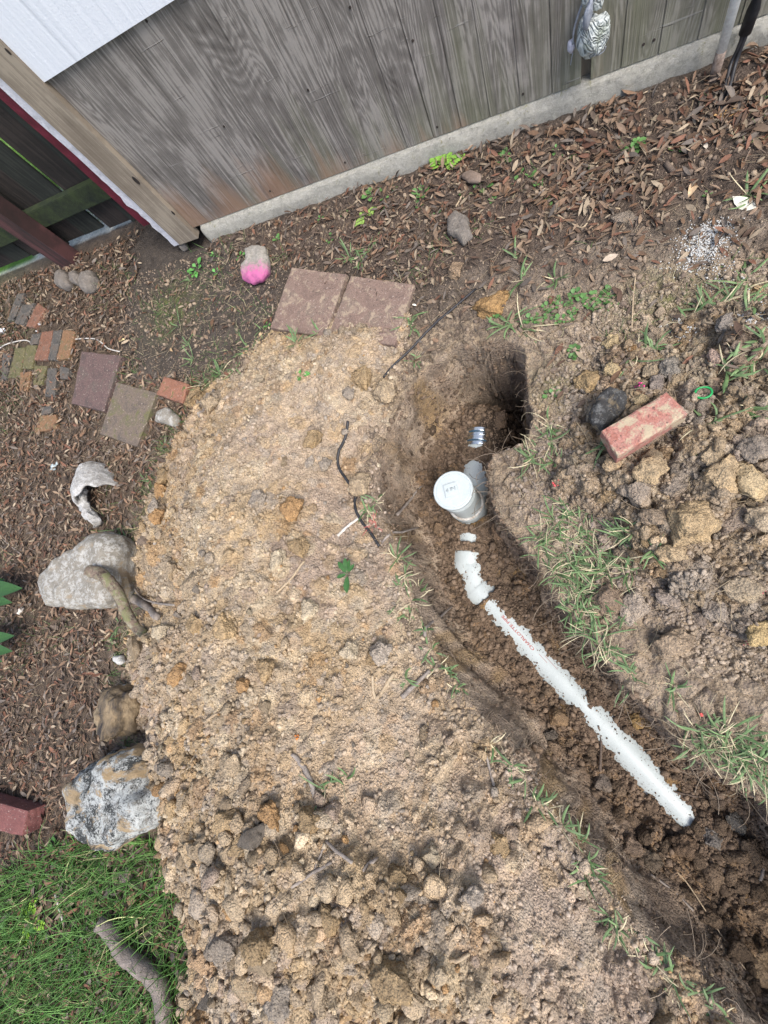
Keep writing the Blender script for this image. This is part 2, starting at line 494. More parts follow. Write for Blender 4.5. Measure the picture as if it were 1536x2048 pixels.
for q, (cx, cy) in enumerate(region_points(S_TR, 800, -.7, 1.0, -1.4, 1.0, .07)):
    r = min(0.009 * (rng.pareto(2.3) + 1), .035)
    p = np.array([cx]), np.array([cy])
    d_, s_ = axis_param(*p)
    if (q % 3 and cy > -.45) or d_[0] < .062 + r or math.hypot(cx - CO[0], cy - CO[1]) < .09:
        continue
    stamp(G, CG, cx, cy, r, r * .7, rgb(.22, .15, .092) * rng.uniform(.7, 1.3), q + 20000)

TOP = np.maximum(np.maximum(G, HLfull), HRfull)


def hz(x, y):
    x = np.asarray(x, float)
    y = np.asarray(y, float)
    i = np.clip(np.searchsorted(xs, x) - 1, 0, len(xs) - 2)
    j = np.clip(np.searchsorted(ys, y) - 1, 0, len(ys) - 2)
    fu = np.clip((x - xs[i]) / (xs[i + 1] - xs[i]), 0, 1)
    fv = np.clip((y - ys[j]) / (ys[j + 1] - ys[j]), 0, 1)
    return ((TOP[j, i] * (1 - fu) + TOP[j, i + 1] * fu) * (1 - fv) + (TOP[j + 1, i] * (1 - fu) + TOP[j + 1, i + 1] * fu) * fv)


def hit(px, py):
    """the spot on the ground surface seen along a line of sight"""
    r = ray(px, py)
    ts = np.linspace(.6, 4.5, 1600)
    p = np.array([0, 0, CAMH])[:, None] + r[:, None] * ts
    below = np.where(p[2] < hz(p[0], p[1]))[0]
    i = below[0] if len(below) else -1
    return Vector((p[0, i], p[1, i], float(hz(p[0, i], p[1, i]))))


# ------------------------------------------------------------------ materials
def new_mat(name):
    m = bpy.data.materials.new(name)
    m.use_nodes = True
    nt = m.node_tree
    b = nt.nodes['Principled BSDF']
    return m, nt, b


def N(nt, t, **kw):
    n = nt.nodes.new(t)
    for k_, v in kw.items():
        setattr(n, k_, v)
    return n


def L(nt, a, b):
    nt.links.new(a, b)


def noise_node(nt, vec, scale, detail=6, rough=.6, dist=0):
    n = N(nt, 'ShaderNodeTexNoise')
    n.inputs['Scale'].default_value = scale
    n.inputs['Detail'].default_value = detail
    n.inputs['Roughness'].default_value = rough
    n.inputs['Distortion'].default_value = dist
    if vec is not None:
        L(nt, vec, n.inputs['Vector'])
    return n


def ramp(nt, fac, stops):
    r = N(nt, 'ShaderNodeValToRGB')
    el = r.color_ramp.elements
    while len(el) < len(stops):
        el.new(.5)
    for e_, (p, c) in zip(el, stops):
        e_.position = p
        e_.color = (*c, 1) if len(c) == 3 else c
    L(nt, fac, r.inputs['Fac'])
    return r


def mixc(nt, fac, a, b, mode='MIX'):
    m = N(nt, 'ShaderNodeMix', data_type='RGBA', blend_type=mode)
    for s, v in ((m.inputs[0], fac), (m.inputs[6], a), (m.inputs[7], b)):
        if isinstance(v, (int, float)):
            s.default_value = v
        elif isinstance(v, tuple):
            s.default_value = (*v, 1)
        else:
            L(nt, v, s)
    return m.outputs[2]


def bump(nt, b, h, dist, strength=1.0, prev=None):
    n = N(nt, 'ShaderNodeBump')
    n.inputs['Distance'].default_value = dist
    n.inputs['Strength'].default_value = strength
    L(nt, h, n.inputs['Height'])
    if prev is not None:
        L(nt, prev.outputs[0], n.inputs['Normal'])
    L(nt, n.outputs[0], b.inputs['Normal'])
    return n


def math_n(nt, op, a, b=None, c=None):
    n = N(nt, 'ShaderNodeMath', operation=op)
    for i, v in enumerate((a, b, c)):
        if v is None:
            continue
        if isinstance(v, (int, float)):
            n.inputs[i].default_value = v
        else:
            L(nt, v, n.inputs[i])
    return n.outputs[0]


def soil_mat(name, grain=1.0, wet=0.0):
    m, nt, b = new_mat(name)
    at = N(nt, 'ShaderNodeAttribute', attribute_name='Col')
    tc = N(nt, 'ShaderNodeTexCoord')
    n1 = noise_node(nt, tc.outputs['Object'], 260, 4, .7)
    n2 = noise_node(nt, tc.outputs['Object'], 70, 6, .7)
    v = N(nt, 'ShaderNodeTexVoronoi')
    v.inputs['Scale'].default_value = 170
    L(nt, tc.outputs['Object'], v.inputs['Vector'])
    r1 = ramp(nt, n1.outputs[0], [(.3, (.62, .6, .6)), (.5, (1, 1, 1)), (.72, (1.5, 1.45, 1.35))])
    c = mixc(nt, .8 * grain, at.outputs['Color'], r1.outputs[0], 'MULTIPLY')
    r2 = ramp(nt, n2.outputs[0], [(.35, (.75, .74, .74)), (.65, (1.28, 1.25, 1.2))])
    c = mixc(nt, .6, c, r2.outputs[0], 'MULTIPLY')
    n3 = noise_node(nt, tc.outputs['Object'], 16, 6, .65)
    r3 = ramp(nt, n3.outputs[0], [(.33, (.66, .64, .62)), (.5, (1, 1, 1)), (.68, (1.3, 1.24, 1.12))])
    c = mixc(nt, .7, c, r3.outputs[0], 'MULTIPLY')
    L(nt, c, b.inputs['Base Color'])
    b.inputs['Roughness'].default_value = .95 - wet * .2
    b.inputs['Specular IOR Level'].default_value = .25
    bp = bump(nt, b, v.outputs['Distance'], .006 * grain, .9)
    bp.invert = True
    bump(nt, b, n2.outputs[0], .012 * grain, .7, bp)
    return m


M_SOIL = soil_mat('soil')
M_HEAP = soil_mat('clay_soil', 1.0)


def attr_mat(name, rough=.7, spec=.3, bscale=0, bdist=.001, sub=0.0):
    """colour from the mesh, varied by fine noise"""
    m, nt, b = new_mat(name)
    at = N(nt, 'ShaderNodeAttribute', attribute_name='Col')
    tc = N(nt, 'ShaderNodeTexCoord')
    n1 = noise_node(nt, tc.outputs['Object'], bscale or 150, 4, .6)
    r1 = ramp(nt, n1.outputs[0], [(.3, (.72, .72, .72)), (.7, (1.25, 1.25, 1.25))])
    c = mixc(nt, .8, at.outputs['Color'], r1.outputs[0], 'MULTIPLY')
    L(nt, c, b.inputs['Base Color'])
    b.inputs['Roughness'].default_value = rough
    b.inputs['Specular IOR Level'].default_value = spec
    if sub:
        b.inputs['Transmission Weight'].default_value = 0
    if bscale:
        bump(nt, b, n1.outputs[0], bdist)
    return m


M_LEAF = attr_mat('dead_leaf', .75, .25, 120, .001)
M_GRASS = attr_mat('grass_blade', .55, .35)
M_CRUMB = attr_mat('soil_crumb', .95, .2, 240, .003)


def simple_mat(name, c1, c2, scale=20, rough=.7, bd=.002, detail=8, c3=None, bscale=None, spec=.4, metal=0, stretch=None, lo=.35, hi=.65):
    m, nt, b = new_mat(name)
    tc = N(nt, 'ShaderNodeTexCoord')
    vec = tc.outputs['Object']
    if stretch:
        mp = N(nt, 'ShaderNodeMapping')
        mp.inputs['Scale'].default_value = stretch
        L(nt, vec, mp.inputs['Vector'])
        vec = mp.outputs[0]
    n1 = noise_node(nt, vec, scale, detail, .65)
    stops = [(lo, c1), (hi, c2)]
    if c3:
        stops = [(lo, c1), ((lo + hi) / 2, c2), (hi, c3)]
    r1 = ramp(nt, n1.outputs[0], stops)
    n2 = noise_node(nt, vec, bscale or scale * 6, 5, .7)
    r2 = ramp(nt, n2.outputs[0], [(.3, (.75, .75, .75)), (.7, (1.22, 1.22, 1.22))])
    c = mixc(nt, .7, r1.outputs[0], r2.outputs[0], 'MULTIPLY')
    L(nt, c, b.inputs['Base Color'])
    b.inputs['Roughness'].default_value = rough
    b.inputs['Specular IOR Level'].default_value = spec
    b.inputs['Metallic'].default_value = metal
    if bd:
        bump(nt, b, n2.outputs[0], bd)
    return m


# ------------------------------------------------------------------ mesh helpers
def np_mesh(name, V, Fq, mat, cols=None, smooth=False, parent=None):
    """V (n,3), Fq (m,3|4)"""
    me = bpy.data.meshes.new(name)
    V = np.ascontiguousarray(V, np.float32)
    Fq = np.ascontiguousarray(Fq, np.int32)
    kf = Fq.shape[1]
    me.vertices.add(len(V))
    me.vertices.foreach_set('co', V.ravel())
    me.loops.add(Fq.size)
    me.loops.foreach_set('vertex_index', Fq.ravel())
    me.polygons.add(len(Fq))
    me.polygons.foreach_set('loop_start', np.arange(0, Fq.size, kf, dtype=np.int32))
    if smooth:
        me.polygons.foreach_set('use_smooth', np.ones(len(Fq), bool))
    me.update(calc_edges=True)
    if cols is not None:
        a = me.color_attributes.new('Col', 'FLOAT_COLOR', 'POINT')
        c = np.ones((len(V), 4), np.float32)
        c[:, :3] = np.clip(cols, 0, 1)
        a.data.foreach_set('color', c.ravel())
    me.materials.append(mat)
    o = bpy.data.objects.new(name, me)
    COL.objects.link(o)
    if parent:
        o.parent = parent
    return o


def tag(o, label=None, cat=None, group=None, kind=None):
    if label:
        o['label'] = label
    if cat:
        o['category'] = cat
    if group:
        o['group'] = group
    if kind:
        o['kind'] = kind
    return o


def empty(name, loc, label, cat, group=None):
    o = bpy.data.objects.new(name, None)
    COL.objects.link(o)
    o.location = loc
    o.empty_display_size = .05
    return tag(o, label, cat, group)


def bm_obj(name, bm, mat, parent=None, smooth=False, loc=None):
    me = bpy.data.meshes.new(name)
    bm.normal_update()
    bm.to_mesh(me)
    bm.free()
    if smooth:
        for p in me.polygons:
            p.use_smooth = True
    if mat:
        me.materials.append(mat)
    o = bpy.data.objects.new(name, me)
    COL.objects.link(o)
    if parent:
        o.parent = parent
    if loc is not None:
        o.location = loc
    return o


def recenter(o):
    """put the origin of a single mesh thing at its base"""
    me = o.data
    n = len(me.vertices)
    co = np.empty(n * 3, np.float32)
    me.vertices.foreach_get('co', co)
    co = co.reshape(-1, 3)
    c = co.mean(0)
    c[2] = co[:, 2].min()
    me.vertices.foreach_set('co', (co - c).ravel())
    me.update()
    o.location = Vector(c.tolist())
    return o


def bx(bm, x0, x1, y0, y1, z0, z1):
    v = [bm.verts.new(p) for p in ((x0, y0, z0), (x1, y0, z0), (x1, y1, z0), (x0, y1, z0), (x0, y0, z1), (x1, y0, z1), (x1, y1, z1), (x0, y1, z1))]
    for f in ((0, 3, 2, 1), (4, 5, 6, 7), (0, 1, 5, 4), (1, 2, 6, 5), (2, 3, 7, 6), (3, 0, 4, 7)):
        bm.faces.new([v[i] for i in f])
    return v


def tube_data(pts, rad, n=8, wob=0.0, cap=True):
    pts = [Vector(p) for p in pts]
    V = []
    Fs = []
    m = len(pts)
    up = Vector((0, 0, 1))
    for i, p in enumerate(pts):
        t = (pts[min(i + 1, m - 1)] - pts[max(i - 1, 0)]).normalized()
        a = t.cross(up)
        if a.length < .05:
            a = t.cross(Vector((0, 1, 0)))
        a.normalize()
        b = a.cross(t).normalized()
        r = rad[i] if hasattr(rad, '__len__') else rad
        for q in range(n):
            th = 2 * math.pi * q / n
            rr = r * (1 + wob * mn.noise(p * 40 + Vector((q * 1.7, 0, 0))))
            V.append(p + (a * math.cos(th) + b * math.sin(th)) * rr)
    for i in range(m - 1):
        for q in range(n):
            Fs.append((i * n + q, (i + 1) * n + q, (i + 1) * n + (q + 1) % n, i * n + (q + 1) % n))
    return V, Fs, m, n


def tube_bm(bm, pts, rad, n=8, wob=0.0):
    V, Fs, m, n = tube_data(pts, rad, n, wob)
    vs = [bm.verts.new(v) for v in V]
    for f in Fs:
        bm.faces.new([vs[i] for i in f])
    bm.faces.new(vs[:n])
    bm.faces.new(vs[-n:][::-1])
    return bm


def smooth_path(pts, per=6):
    pts = [Vector(p) for p in pts]
    out = []
    for i in range(len(pts) - 1):
        p0 = pts[max(i - 1, 0)]
        p1 = pts[i]
        p2 = pts[i + 1]
        p3 = pts[min(i + 2, len(pts) - 1)]
        for q in range(per):
            t = q / per
            out.append(.5 * ((2 * p1) + (p2 - p0) * t + (2 * p0 - 5 * p1 + 4 * p2 - p3) * t * t + (3 * p1 - p0 - 3 * p2 + p3) * t ** 3))
    out.append(pts[-1])
    return out


# ------------------------------------------------------------------ ground and heaps as sheets
ny, nx = X.shape
ids = np.arange(ny * nx).reshape(ny, nx)
quads = np.stack([ids[:-1, :-1], ids[:-1, 1:], ids[1:, 1:], ids[1:, :-1]], -1)


def sheet(name, Z, C, mask, mat, rough=False):
    fm = mask[:-1, :-1] & mask[:-1, 1:] & mask[1:, 1:] & mask[1:, :-1]
    q = quads[fm].reshape(-1, 4)
    used = np.unique(q)
    remap = np.zeros(ny * nx, np.int32)
    remap[used] = np.arange(len(used))
    V = np.stack([X.ravel()[used], Y.ravel()[used], Z.ravel()[used]], -1)
    if rough:      # knobbly trench walls: push the steep faces sideways
        z = V[:, 2]
        m = sstep(-.01, -.06, z) * (samp(S_TR, V[:, 0], V[:, 1]) < .075)
        for ax, sd_ in ((0, 301), (1, 305)):
            n_ = fbm(V[:, 0] + 1.1 * z, V[:, 1] - .9 * z, .08, sd_, 4) * .022 + fbm(V[:, 0] - z, V[:, 1] + 1.3 * z, .02, sd_ + 9, 2) * .004
            V[:, ax] += n_ * m
    return np_mesh(name, V, remap[q], mat, C.reshape(-1, 3)[used], smooth=True)


over = np.maximum(HLfull, HRfull)
hid = (over > G + 0.03) & (trc < -0.06)
for _ in range(3):
    h2 = hid.copy()
    h2[1:] &= hid[:-1]
    h2[:-1] &= hid[1:]
    h2[:, 1:] &= hid[:, :-1]
    h2[:, :-1] &= hid[:, 1:]
    hid = h2
gv = ~hid
def _q(mk):
    return mk[:-1, :-1] & mk[:-1, 1:] & mk[1:, 1:] & mk[1:, :-1]
cov = _q(gv) | _q((HLfull > G - .006) & (HLfull > -.5)) | _q((HRfull > G - .006) & (HRfull > -.5))
if (~cov).any():          # any cell left open goes back to the ground sheet
    bad = np.argwhere(~cov)
    for a_, b_ in ((0, 0), (0, 1), (1, 0), (1, 1)):
        gv[bad[:, 0] + a_, bad[:, 1] + b_] = True
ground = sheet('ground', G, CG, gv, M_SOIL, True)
tag(ground, kind='structure')
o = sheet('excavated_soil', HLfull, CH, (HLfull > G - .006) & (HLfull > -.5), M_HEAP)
tag(o, 'broad heap of crumbly tan and ochre clay left of the trench', 'soil heap', kind='stuff')
o = sheet('excavated_soil', HRfull, CR, (HRfull > G - .006) & (HRfull > -.5), M_HEAP)
tag(o, 'low heap of greyish clods right of the trench around the red brick', 'soil heap', kind='stuff')

#PART2
# ------------------------------------------------------------------ scatter: crumbs
ICO = bmesh.new()
bmesh.ops.create_icosphere(ICO, subdivisions=1, radius=1)
ICO_V = np.array([v.co[:] for v in ICO.verts])
ICO_F = np.array([[v.index for v in f.verts] for f in ICO.faces])
ICO.free()
ICO2 = bmesh.new()
bmesh.ops.create_icosphere(ICO2, subdivisions=2, radius=1)
ICO2_V = np.array([v.co[:] for v in ICO2.verts])
ICO2_F = np.array([[v.index for v in f.verts] for f in ICO2.faces])
ICO2.free()


def rand_rot(n):
    q = rng.normal(size=(n, 4))
    q /= np.linalg.norm(q, axis=1)[:, None]
    w_, x, y, z = q.T
    return np.stack([np.stack([1 - 2 * (y * y + z * z), 2 * (x * y - z * w_), 2 * (x * z + y * w_)], -1),
                     np.stack([2 * (x * y + z * w_), 1 - 2 * (x * x + z * z), 2 * (y * z - x * w_)], -1),
                     np.stack([2 * (x * z - y * w_), 2 * (y * z + x * w_), 1 - 2 * (x * x + y * y)], -1)], 1)


def col_at(x, y, which):
    i = np.clip(np.searchsorted(xs, x), 0, nx - 1)
    j = np.clip(np.searchsorted(ys, y), 0, ny - 1)
    return which[j, i]


def crumbs(name, pts, rad, cols, mat, bv=ICO_V, bf=ICO_F, sink=.3, flat=(.55, 1.0)):
    n = len(pts)
    nv = len(bv)
    rough = 1 + rng.uniform(-.28, .28, (n, nv))
    V = bv[None] * rough[..., None]
    V = V * np.stack([rng.uniform(.7, 1.25, n), rng.uniform(.7, 1.25, n), rng.uniform(*flat, n)], -1)[:, None]
    V = np.einsum('nij,nkj->nki', rand_rot(n), V) * rad[:, None, None]
    z = hz(pts[:, 0], pts[:, 1]) + rad * (.5 - sink)
    V += np.concatenate([pts, z[:, None]], 1)[:, None]
    Fq = (bf[None] + (np.arange(n) * nv)[:, None, None]).reshape(-1, 3)
    C = np.repeat(cols, nv, 0)
    return np_mesh(name, V.reshape(-1, 3), Fq, mat, C)


def pts_in(S, n, x0, x1, y0, y1, lo=0.0, hi=9):
    return np.array(region_points(S, n, x0, x1, y0, y1, lo, hi))


def on_pipe(p, pad):
    d_, s_ = axis_param(p[:, 0], p[:, 1])
    e_ = np.interp(s_, EX_S, EX_E)
    return ((d_ < e_ + pad) & (e_ > .006)) | (np.hypot(p[:, 0] - CO[0], p[:, 1] - CO[1]) < .075)


p = pts_in(S_HL, 32000, -2.4, .6, -1.7, 1.25, -.03)
r_ = np.clip(.0021 * (rng.pareto(2.4, len(p)) + 1), 0, .0085)
c = col_at(p[:, 0], p[:, 1], CH) * rng.uniform(.82, 1.18, (len(p), 1))
m_ = rng.random(len(p)) < .05
c[m_] = np.array(palette)[rng.integers(0, len(palette), m_.sum())]
tag(crumbs('soil_crumbs', p, r_, c, M_CRUMB), 'countless small crumbs of clay strewn over the heap left of the trench', 'soil crumbs', kind='stuff')
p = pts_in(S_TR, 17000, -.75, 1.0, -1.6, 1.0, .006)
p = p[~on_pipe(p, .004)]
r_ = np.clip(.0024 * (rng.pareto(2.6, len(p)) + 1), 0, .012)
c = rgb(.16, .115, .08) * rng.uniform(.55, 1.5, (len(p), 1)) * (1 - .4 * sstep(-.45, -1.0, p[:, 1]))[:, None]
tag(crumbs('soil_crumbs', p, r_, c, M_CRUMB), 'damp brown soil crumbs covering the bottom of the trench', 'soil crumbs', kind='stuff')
p = pts_in(S_HR, 14000, -.15, 1.1, -.6, 1.1, -.14)
p = p[samp(S_TR, p[:, 0], p[:, 1]) < -.01]
r_ = np.clip(.0024 * (rng.pareto(2.4, len(p)) + 1), 0, .008)
c = (col_at(p[:, 0], p[:, 1], CR) * .6 + col_at(p[:, 0], p[:, 1], CG) * .4) * rng.uniform(.75, 1.2, (len(p), 1))
tag(crumbs('soil_crumbs', p, r_, c, M_CRUMB), 'small greyish soil crumbs scattered round the right hand clods', 'soil crumbs', kind='stuff')
p = np.stack([rng.uniform(-2.0, 1.2, 12000), rng.uniform(.6, 1.58, 12000)], -1)
p = p[(samp(S_TR, p[:, 0], p[:, 1]) < -.02) & (samp(S_HL, p[:, 0], p[:, 1]) < 0)]
r_ = np.clip(.0022 * (rng.pareto(2.4, len(p)) + 1), 0, .010)
c = mix(np.ones((len(p), 3)) * rgb(.17, .13, .10), np.ones((len(p), 3)) * rgb(.36, .28, .2), rng.random(len(p)) ** 2)
tag(crumbs('soil_crumbs', p, r_, c, M_CRUMB), 'fine grit and crumbs on the bare ground below the shed wall', 'soil crumbs', kind='stuff')


# ------------------------------------------------------------------ scatter: dead leaves, straw
def leaves(name, pts, Ls, cols, ratio=(.22, .42), lift=.012, tilt=.5):
    n = len(pts)
    st = np.array([0, .22, .5, .78, 1.0])
    wd = np.array([.05, .8, 1.0, .65, .03])
    base = np.zeros((n, 15, 3))
    ra = rng.uniform(*ratio, n)
    curl = rng.uniform(-.2, .9, n)
    bend = rng.uniform(-.5, .8, n)
    for i in range(5):
        for j in range(3):
            y = (j - 1) * .5 * wd[i] * ra
            base[:, i * 3 + j, 0] = st[i] - .5
            base[:, i * 3 + j, 1] = y
            base[:, i * 3 + j, 2] = np.abs(j - 1) * wd[i] * ra * curl * .5 - bend * ((st[i] - .5) ** 2) * .6
    th = rng.uniform(0, 6.283, n)
    a = rng.normal(0, tilt, n)
    b_ = rng.normal(0, tilt * .7, n)
    ca, sa = np.cos(a), np.sin(a)
    cb, sb = np.cos(b_), np.sin(b_)
    x, y, z = base[..., 0], base[..., 1], base[..., 2]
    y, z = y * ca[:, None] - z * sa[:, None], y * sa[:, None] + z * ca[:, None]
    x, z = x * cb[:, None] - z * sb[:, None], x * sb[:, None] + z * cb[:, None]
    ct, s_t = np.cos(th)[:, None], np.sin(th)[:, None]
    x, y = x * ct - y * s_t, x * s_t + y * ct
    V = np.stack([x, y, z], -1) * Ls[:, None, None]
    zz = hz(pts[:, 0], pts[:, 1]) + rng.uniform(.001, lift, n) + np.abs(sb) * Ls * .3
    V += np.concatenate([pts, zz[:, None]], 1)[:, None]
    f = np.array([(i * 3 + j, i * 3 + j + 1, i * 3 + j + 4, i * 3 + j + 3) for i in range(4) for j in range(2)])
    Fq = (f[None] + (np.arange(n) * 15)[:, None, None]).reshape(-1, 4)
    return np_mesh(name, V.reshape(-1, 3), Fq, M_LEAF, np.repeat(cols, 15, 0), smooth=True)


LC = .8 * np.array([(.17, .10, .06), (.22, .14, .09), (.12, .075, .052), (.28, .20, .135), (.34, .27, .19), (.20, .10, .065), (.10, .072, .055), (.23, .16, .11), (.15, .115, .09), (.18, .15, .125)])


def leaf_cols(n):
    return LC[rng.integers(0, len(LC), n)] * rng.uniform(.7, 1.25, (n, 1))


def clear_of(p, lst):
    m = np.ones(len(p), bool)
    for (cx, cy, r) in lst:
        m &= np.hypot(p[:, 0] - cx, p[:, 1] - cy) > r
    return m


PAVE = [poly(q, .0) for q in ([(165, 700), (240, 710), (205, 822), (142, 808)], [(232, 765), (312, 788), (272, 893), (198, 868)],
                              [(60, 655), (150, 655), (140, 720), (20, 760)], [(585, 535), (825, 570), (800, 650), (540, 650)])]
S_PV = np.max([sdf(q) for q in PAVE], 0)

p = pts_in(S_LL, 25000, -3.7, -1.3, -1.1, 1.86, -.14)
fade = sstep(-.14, .05, samp(S_LL, p[:, 0], p[:, 1]) + .05 * fbm(p[:, 0], p[:, 1], .1, 511, 3))
keepn = (rng.random(len(p)) < fade) & (samp(S_LAWN, p[:, 0], p[:, 1]) < .05) & (samp(S_PV, p[:, 0], p[:, 1]) < -.012)
p = p[keepn]
pb_ = np.stack([rng.uniform(-3.2, -1.7, 700), rng.uniform(.5, 1.7, 700)], -1)
p = np.concatenate([p, pb_[samp(S_PV, pb_[:, 0], pb_[:, 1]) > 0]])
tag(leaves('leaf_litter', p, rng.uniform(.013, .043, len(p)), leaf_cols(len(p)) * 1.1, (.14, .36), .018, .45),
    'thick brown mulch of small dead leaves left of the soil heap', 'leaf litter', kind='stuff')
# band along the wall, thicker to the right
p = pts_in(S_LW, 11000, -1.6, 1.5, .8, 1.585, -.12)
dens = (.15 + .85 * sstep(-1.3, .4, p[:, 0])) * sstep(.9, 1.5, p[:, 1]) * (.62 + 1.5 * fbm(p[:, 0], p[:, 1], .14, 501, 3)) + .03
p = p[rng.random(len(p)) < dens]
tag(leaves('leaf_litter', p, rng.uniform(.012, .04, len(p)) + .022 * sstep(-.8, .3, p[:, 0]) * rng.random(len(p)) ** 2, leaf_cols(len(p)), (.16, .36), .016, .42),
    'curled brown and tan dead leaves banked along the foot of the shed wall', 'leaf litter', kind='stuff')
p = np.stack([rng.uniform(-1.9, 1.3, 1500), rng.uniform(.55, 1.5, 1500)], -1)
p = p[(samp(S_TR, p[:, 0], p[:, 1]) < -.04) & (samp(S_HL, p[:, 0], p[:, 1]) < -.02) & (samp(S_PV, p[:, 0], p[:, 1]) < 0)]
tag(leaves('leaf_litter', p, rng.uniform(.018, .045, len(p)), leaf_cols(len(p)), (.15, .4), .008, .25),
    'sparse dead leaf scraps on the dark bare soil between wall and trench', 'leaf litter', kind='stuff')
p = pts_in(S_LAWN, 4200, -3.2, -1.2, -1.9, -.5, -.03)
tag(leaves('leaf_litter', p, rng.uniform(.025, .05, len(p)), leaf_cols(len(p)) * 1.2, (.2, .38), .018, .4),
    'brown dead leaves lying under the grass in the lower left', 'leaf litter', kind='stuff')


def straw(name, pts, Ls, wdt, cols, lift=.01, tilt=.2, seg=5, curv=.5, mat=None, up=None):
    """thin bent fibres, three sided"""
    n = len(pts)
    th = rng.uniform(0, 6.283, n)
    if up is None:
        pit = rng.normal(0, tilt, n)
    else:
        pit = rng.uniform(*up, n)
    k_ = rng.normal(0, curv, n)
    kz = rng.normal(0, curv * .4, n) if up is None else -rng.uniform(.2, 1.3, n)
    P0 = np.concatenate([pts, (hz(pts[:, 0], pts[:, 1]) + rng.uniform(0, lift, n))[:, None]], 1)
    cur = P0.copy()
    V = []
    step = Ls / (seg - 1)
    for i in range(seg):
        t = i / (seg - 1)
        a = th + k_ * t * 2
        b = pit + kz * t
        d = np.stack([np.cos(a) * np.cos(b), np.sin(a) * np.cos(b), np.sin(b)], -1)
        s_ = np.stack([-np.sin(a), np.cos(a), np.zeros(n)], -1)
        u_ = np.cross(s_, d)
        w_ = wdt * (1 - .75 * t if up is not None else 1)
        w_ = w_[:, None] if np.ndim(w_) else w_
        V += [cur + s_ * w_, cur - s_ * w_, cur - u_ * w_ * .6]
        cur = cur + d * step[:, None]
    V = np.stack(V, 1)
    f = []
    for i in range(seg - 1):
        for q in range(3):
            f.append((i * 3 + q, i * 3 + (q + 1) % 3, (i + 1) * 3 + (q + 1) % 3, (i + 1) * 3 + q))
    f = np.array(f)
    Fq = (f[None] + (np.arange(n) * seg * 3)[:, None, None]).reshape(-1, 4)
    return np_mesh(name, V.reshape(-1, 3), Fq, mat or M_GRASS, np.repeat(cols, seg * 3, 0), smooth=True)


strawc = rgb(.42, .34, .22)
p = np.concatenate([np.stack([rng.uniform(-2.0, 1.2, 1500), rng.uniform(.5, 1.55, 1500)], -1), pts_in(S_LL, 2600, -3.6, -1.3, -1.2, 1.8),
                    pts_in(S_HR, 500, -.1, 1.1, -.5, 1.0, -.12), pts_in(S_HL, 420, -2.2, .5, -1.6, 1.1)])
p = p[samp(S_TR, p[:, 0], p[:, 1]) < -.005]
tag(straw('dry_straw', p, rng.uniform(.02, .09, len(p)), .0007, mix(np.ones((len(p), 3)) * strawc, np.ones((len(p), 3)) * rgb(.2, .14, .09), rng.random(len(p))), .012, .2),
    'thin dry straw and root fibres scattered over soil and leaves', 'straw', kind='stuff')
p = pts_in(S_TR, 1000, -.45, .95, -.55, .6, -.13, .0)
p = p[(p[:, 0] > -.2 - .0 * p[:, 1]) & (p[:, 0] > -.72 * p[:, 1] - .02)]
gA, gB = P(1160, 1130), P(1440, 1490)
wt = np.exp(-((p[:, 0] - gA[0]) ** 2 + (p[:, 1] - gA[1]) ** 2) / .018) + .9 * np.exp(-((p[:, 0] - gB[0]) ** 2 + (p[:, 1] - gB[1]) ** 2) / .010) + .12
p = p[rng.random(len(p)) < wt]
tag(straw('dead_grass', p, rng.uniform(.02, .075, len(p)), .0010, mix(np.ones((len(p), 3)) * rgb(.46, .39, .26), np.ones((len(p), 3)) * rgb(.26, .20, .13), rng.random(len(p))), .004, .25, 5, .9, up=(.0, .8)),
    'matted dead grass stems along the right rim of the trench', 'dead grass', kind='stuff')
# roots sticking out of the cut walls
p = pts_in(S_TR, 900, -.8, 1.0, -1.5, 1.0, -.01, .03)
o = straw('root_fibres', p, rng.uniform(.03, .11, len(p)), .0008, mix(np.ones((len(p), 3)) * rgb(.32, .25, .18), np.ones((len(p), 3)) * rgb(.12, .09, .06), rng.random(len(p))), .0, .5, 6, 1.2)
tag(o, 'fine roots hanging from the cut edges of the trench', 'roots', kind='stuff')

# ------------------------------------------------------------------ grass
def grass_cols(n, dry=.2):
    g = mix(np.ones((n, 3)) * rgb(.045, .10, .025), np.ones((n, 3)) * rgb(.13, .22, .07), rng.random(n))
    d = rng.random(n) < dry
    g[d] = rgb(.45, .40, .24) * rng.uniform(.7, 1.15, (d.sum(), 1))
    return g


p = pts_in(S_LAWN, 6200, -3.3, -1.15, -1.95, -.55, -.04)
big_ = p[fbm(p[:, 0], p[:, 1], .25, 401, 2) > -.35]
o = straw('grass', big_, rng.uniform(.05, .17, len(big_)), rng.uniform(.0016, .0036, len(big_)), grass_cols(len(big_), .03) * rgb(1.15, 1.35, 1.0) * rng.uniform(.6, 1.25, (len(big_), 1)), 0, 0, 6, .5, up=(.5, 1.45))
tag(o, 'long dark green grass growing in the lower left corner', 'grass', kind='stuff')
p = pts_in(S_LL, 2500, -3.2, -1.3, -.9, 1.7, -.05)
m_ = fbm(p[:, 0], p[:, 1], .3, 403, 2) > .3
p2 = pts_in(S_DD, 700, -2.3, -1.0, .8, 1.6, -.04)
p2 = p2[fbm(p2[:, 0], p2[:, 1], .15, 405, 2) > .15]
p3 = pts_in(S_HL, 700, -2.4, -1.3, -1.0, 1.0, -.09, -.0)
p = np.concatenate([p[m_], p2, p3])
tag(straw('grass', p, rng.uniform(.02, .07, len(p)), .0014, grass_cols(len(p), .15), 0, 0, 5, .6, up=(.3, 1.3)),
    'short scattered green grass between the leaves at the heap edge', 'grass', kind='stuff')
p = np.stack([rng.uniform(-1.5, 1.3, 2600), rng.uniform(.7, 1.5, 2600)], -1)
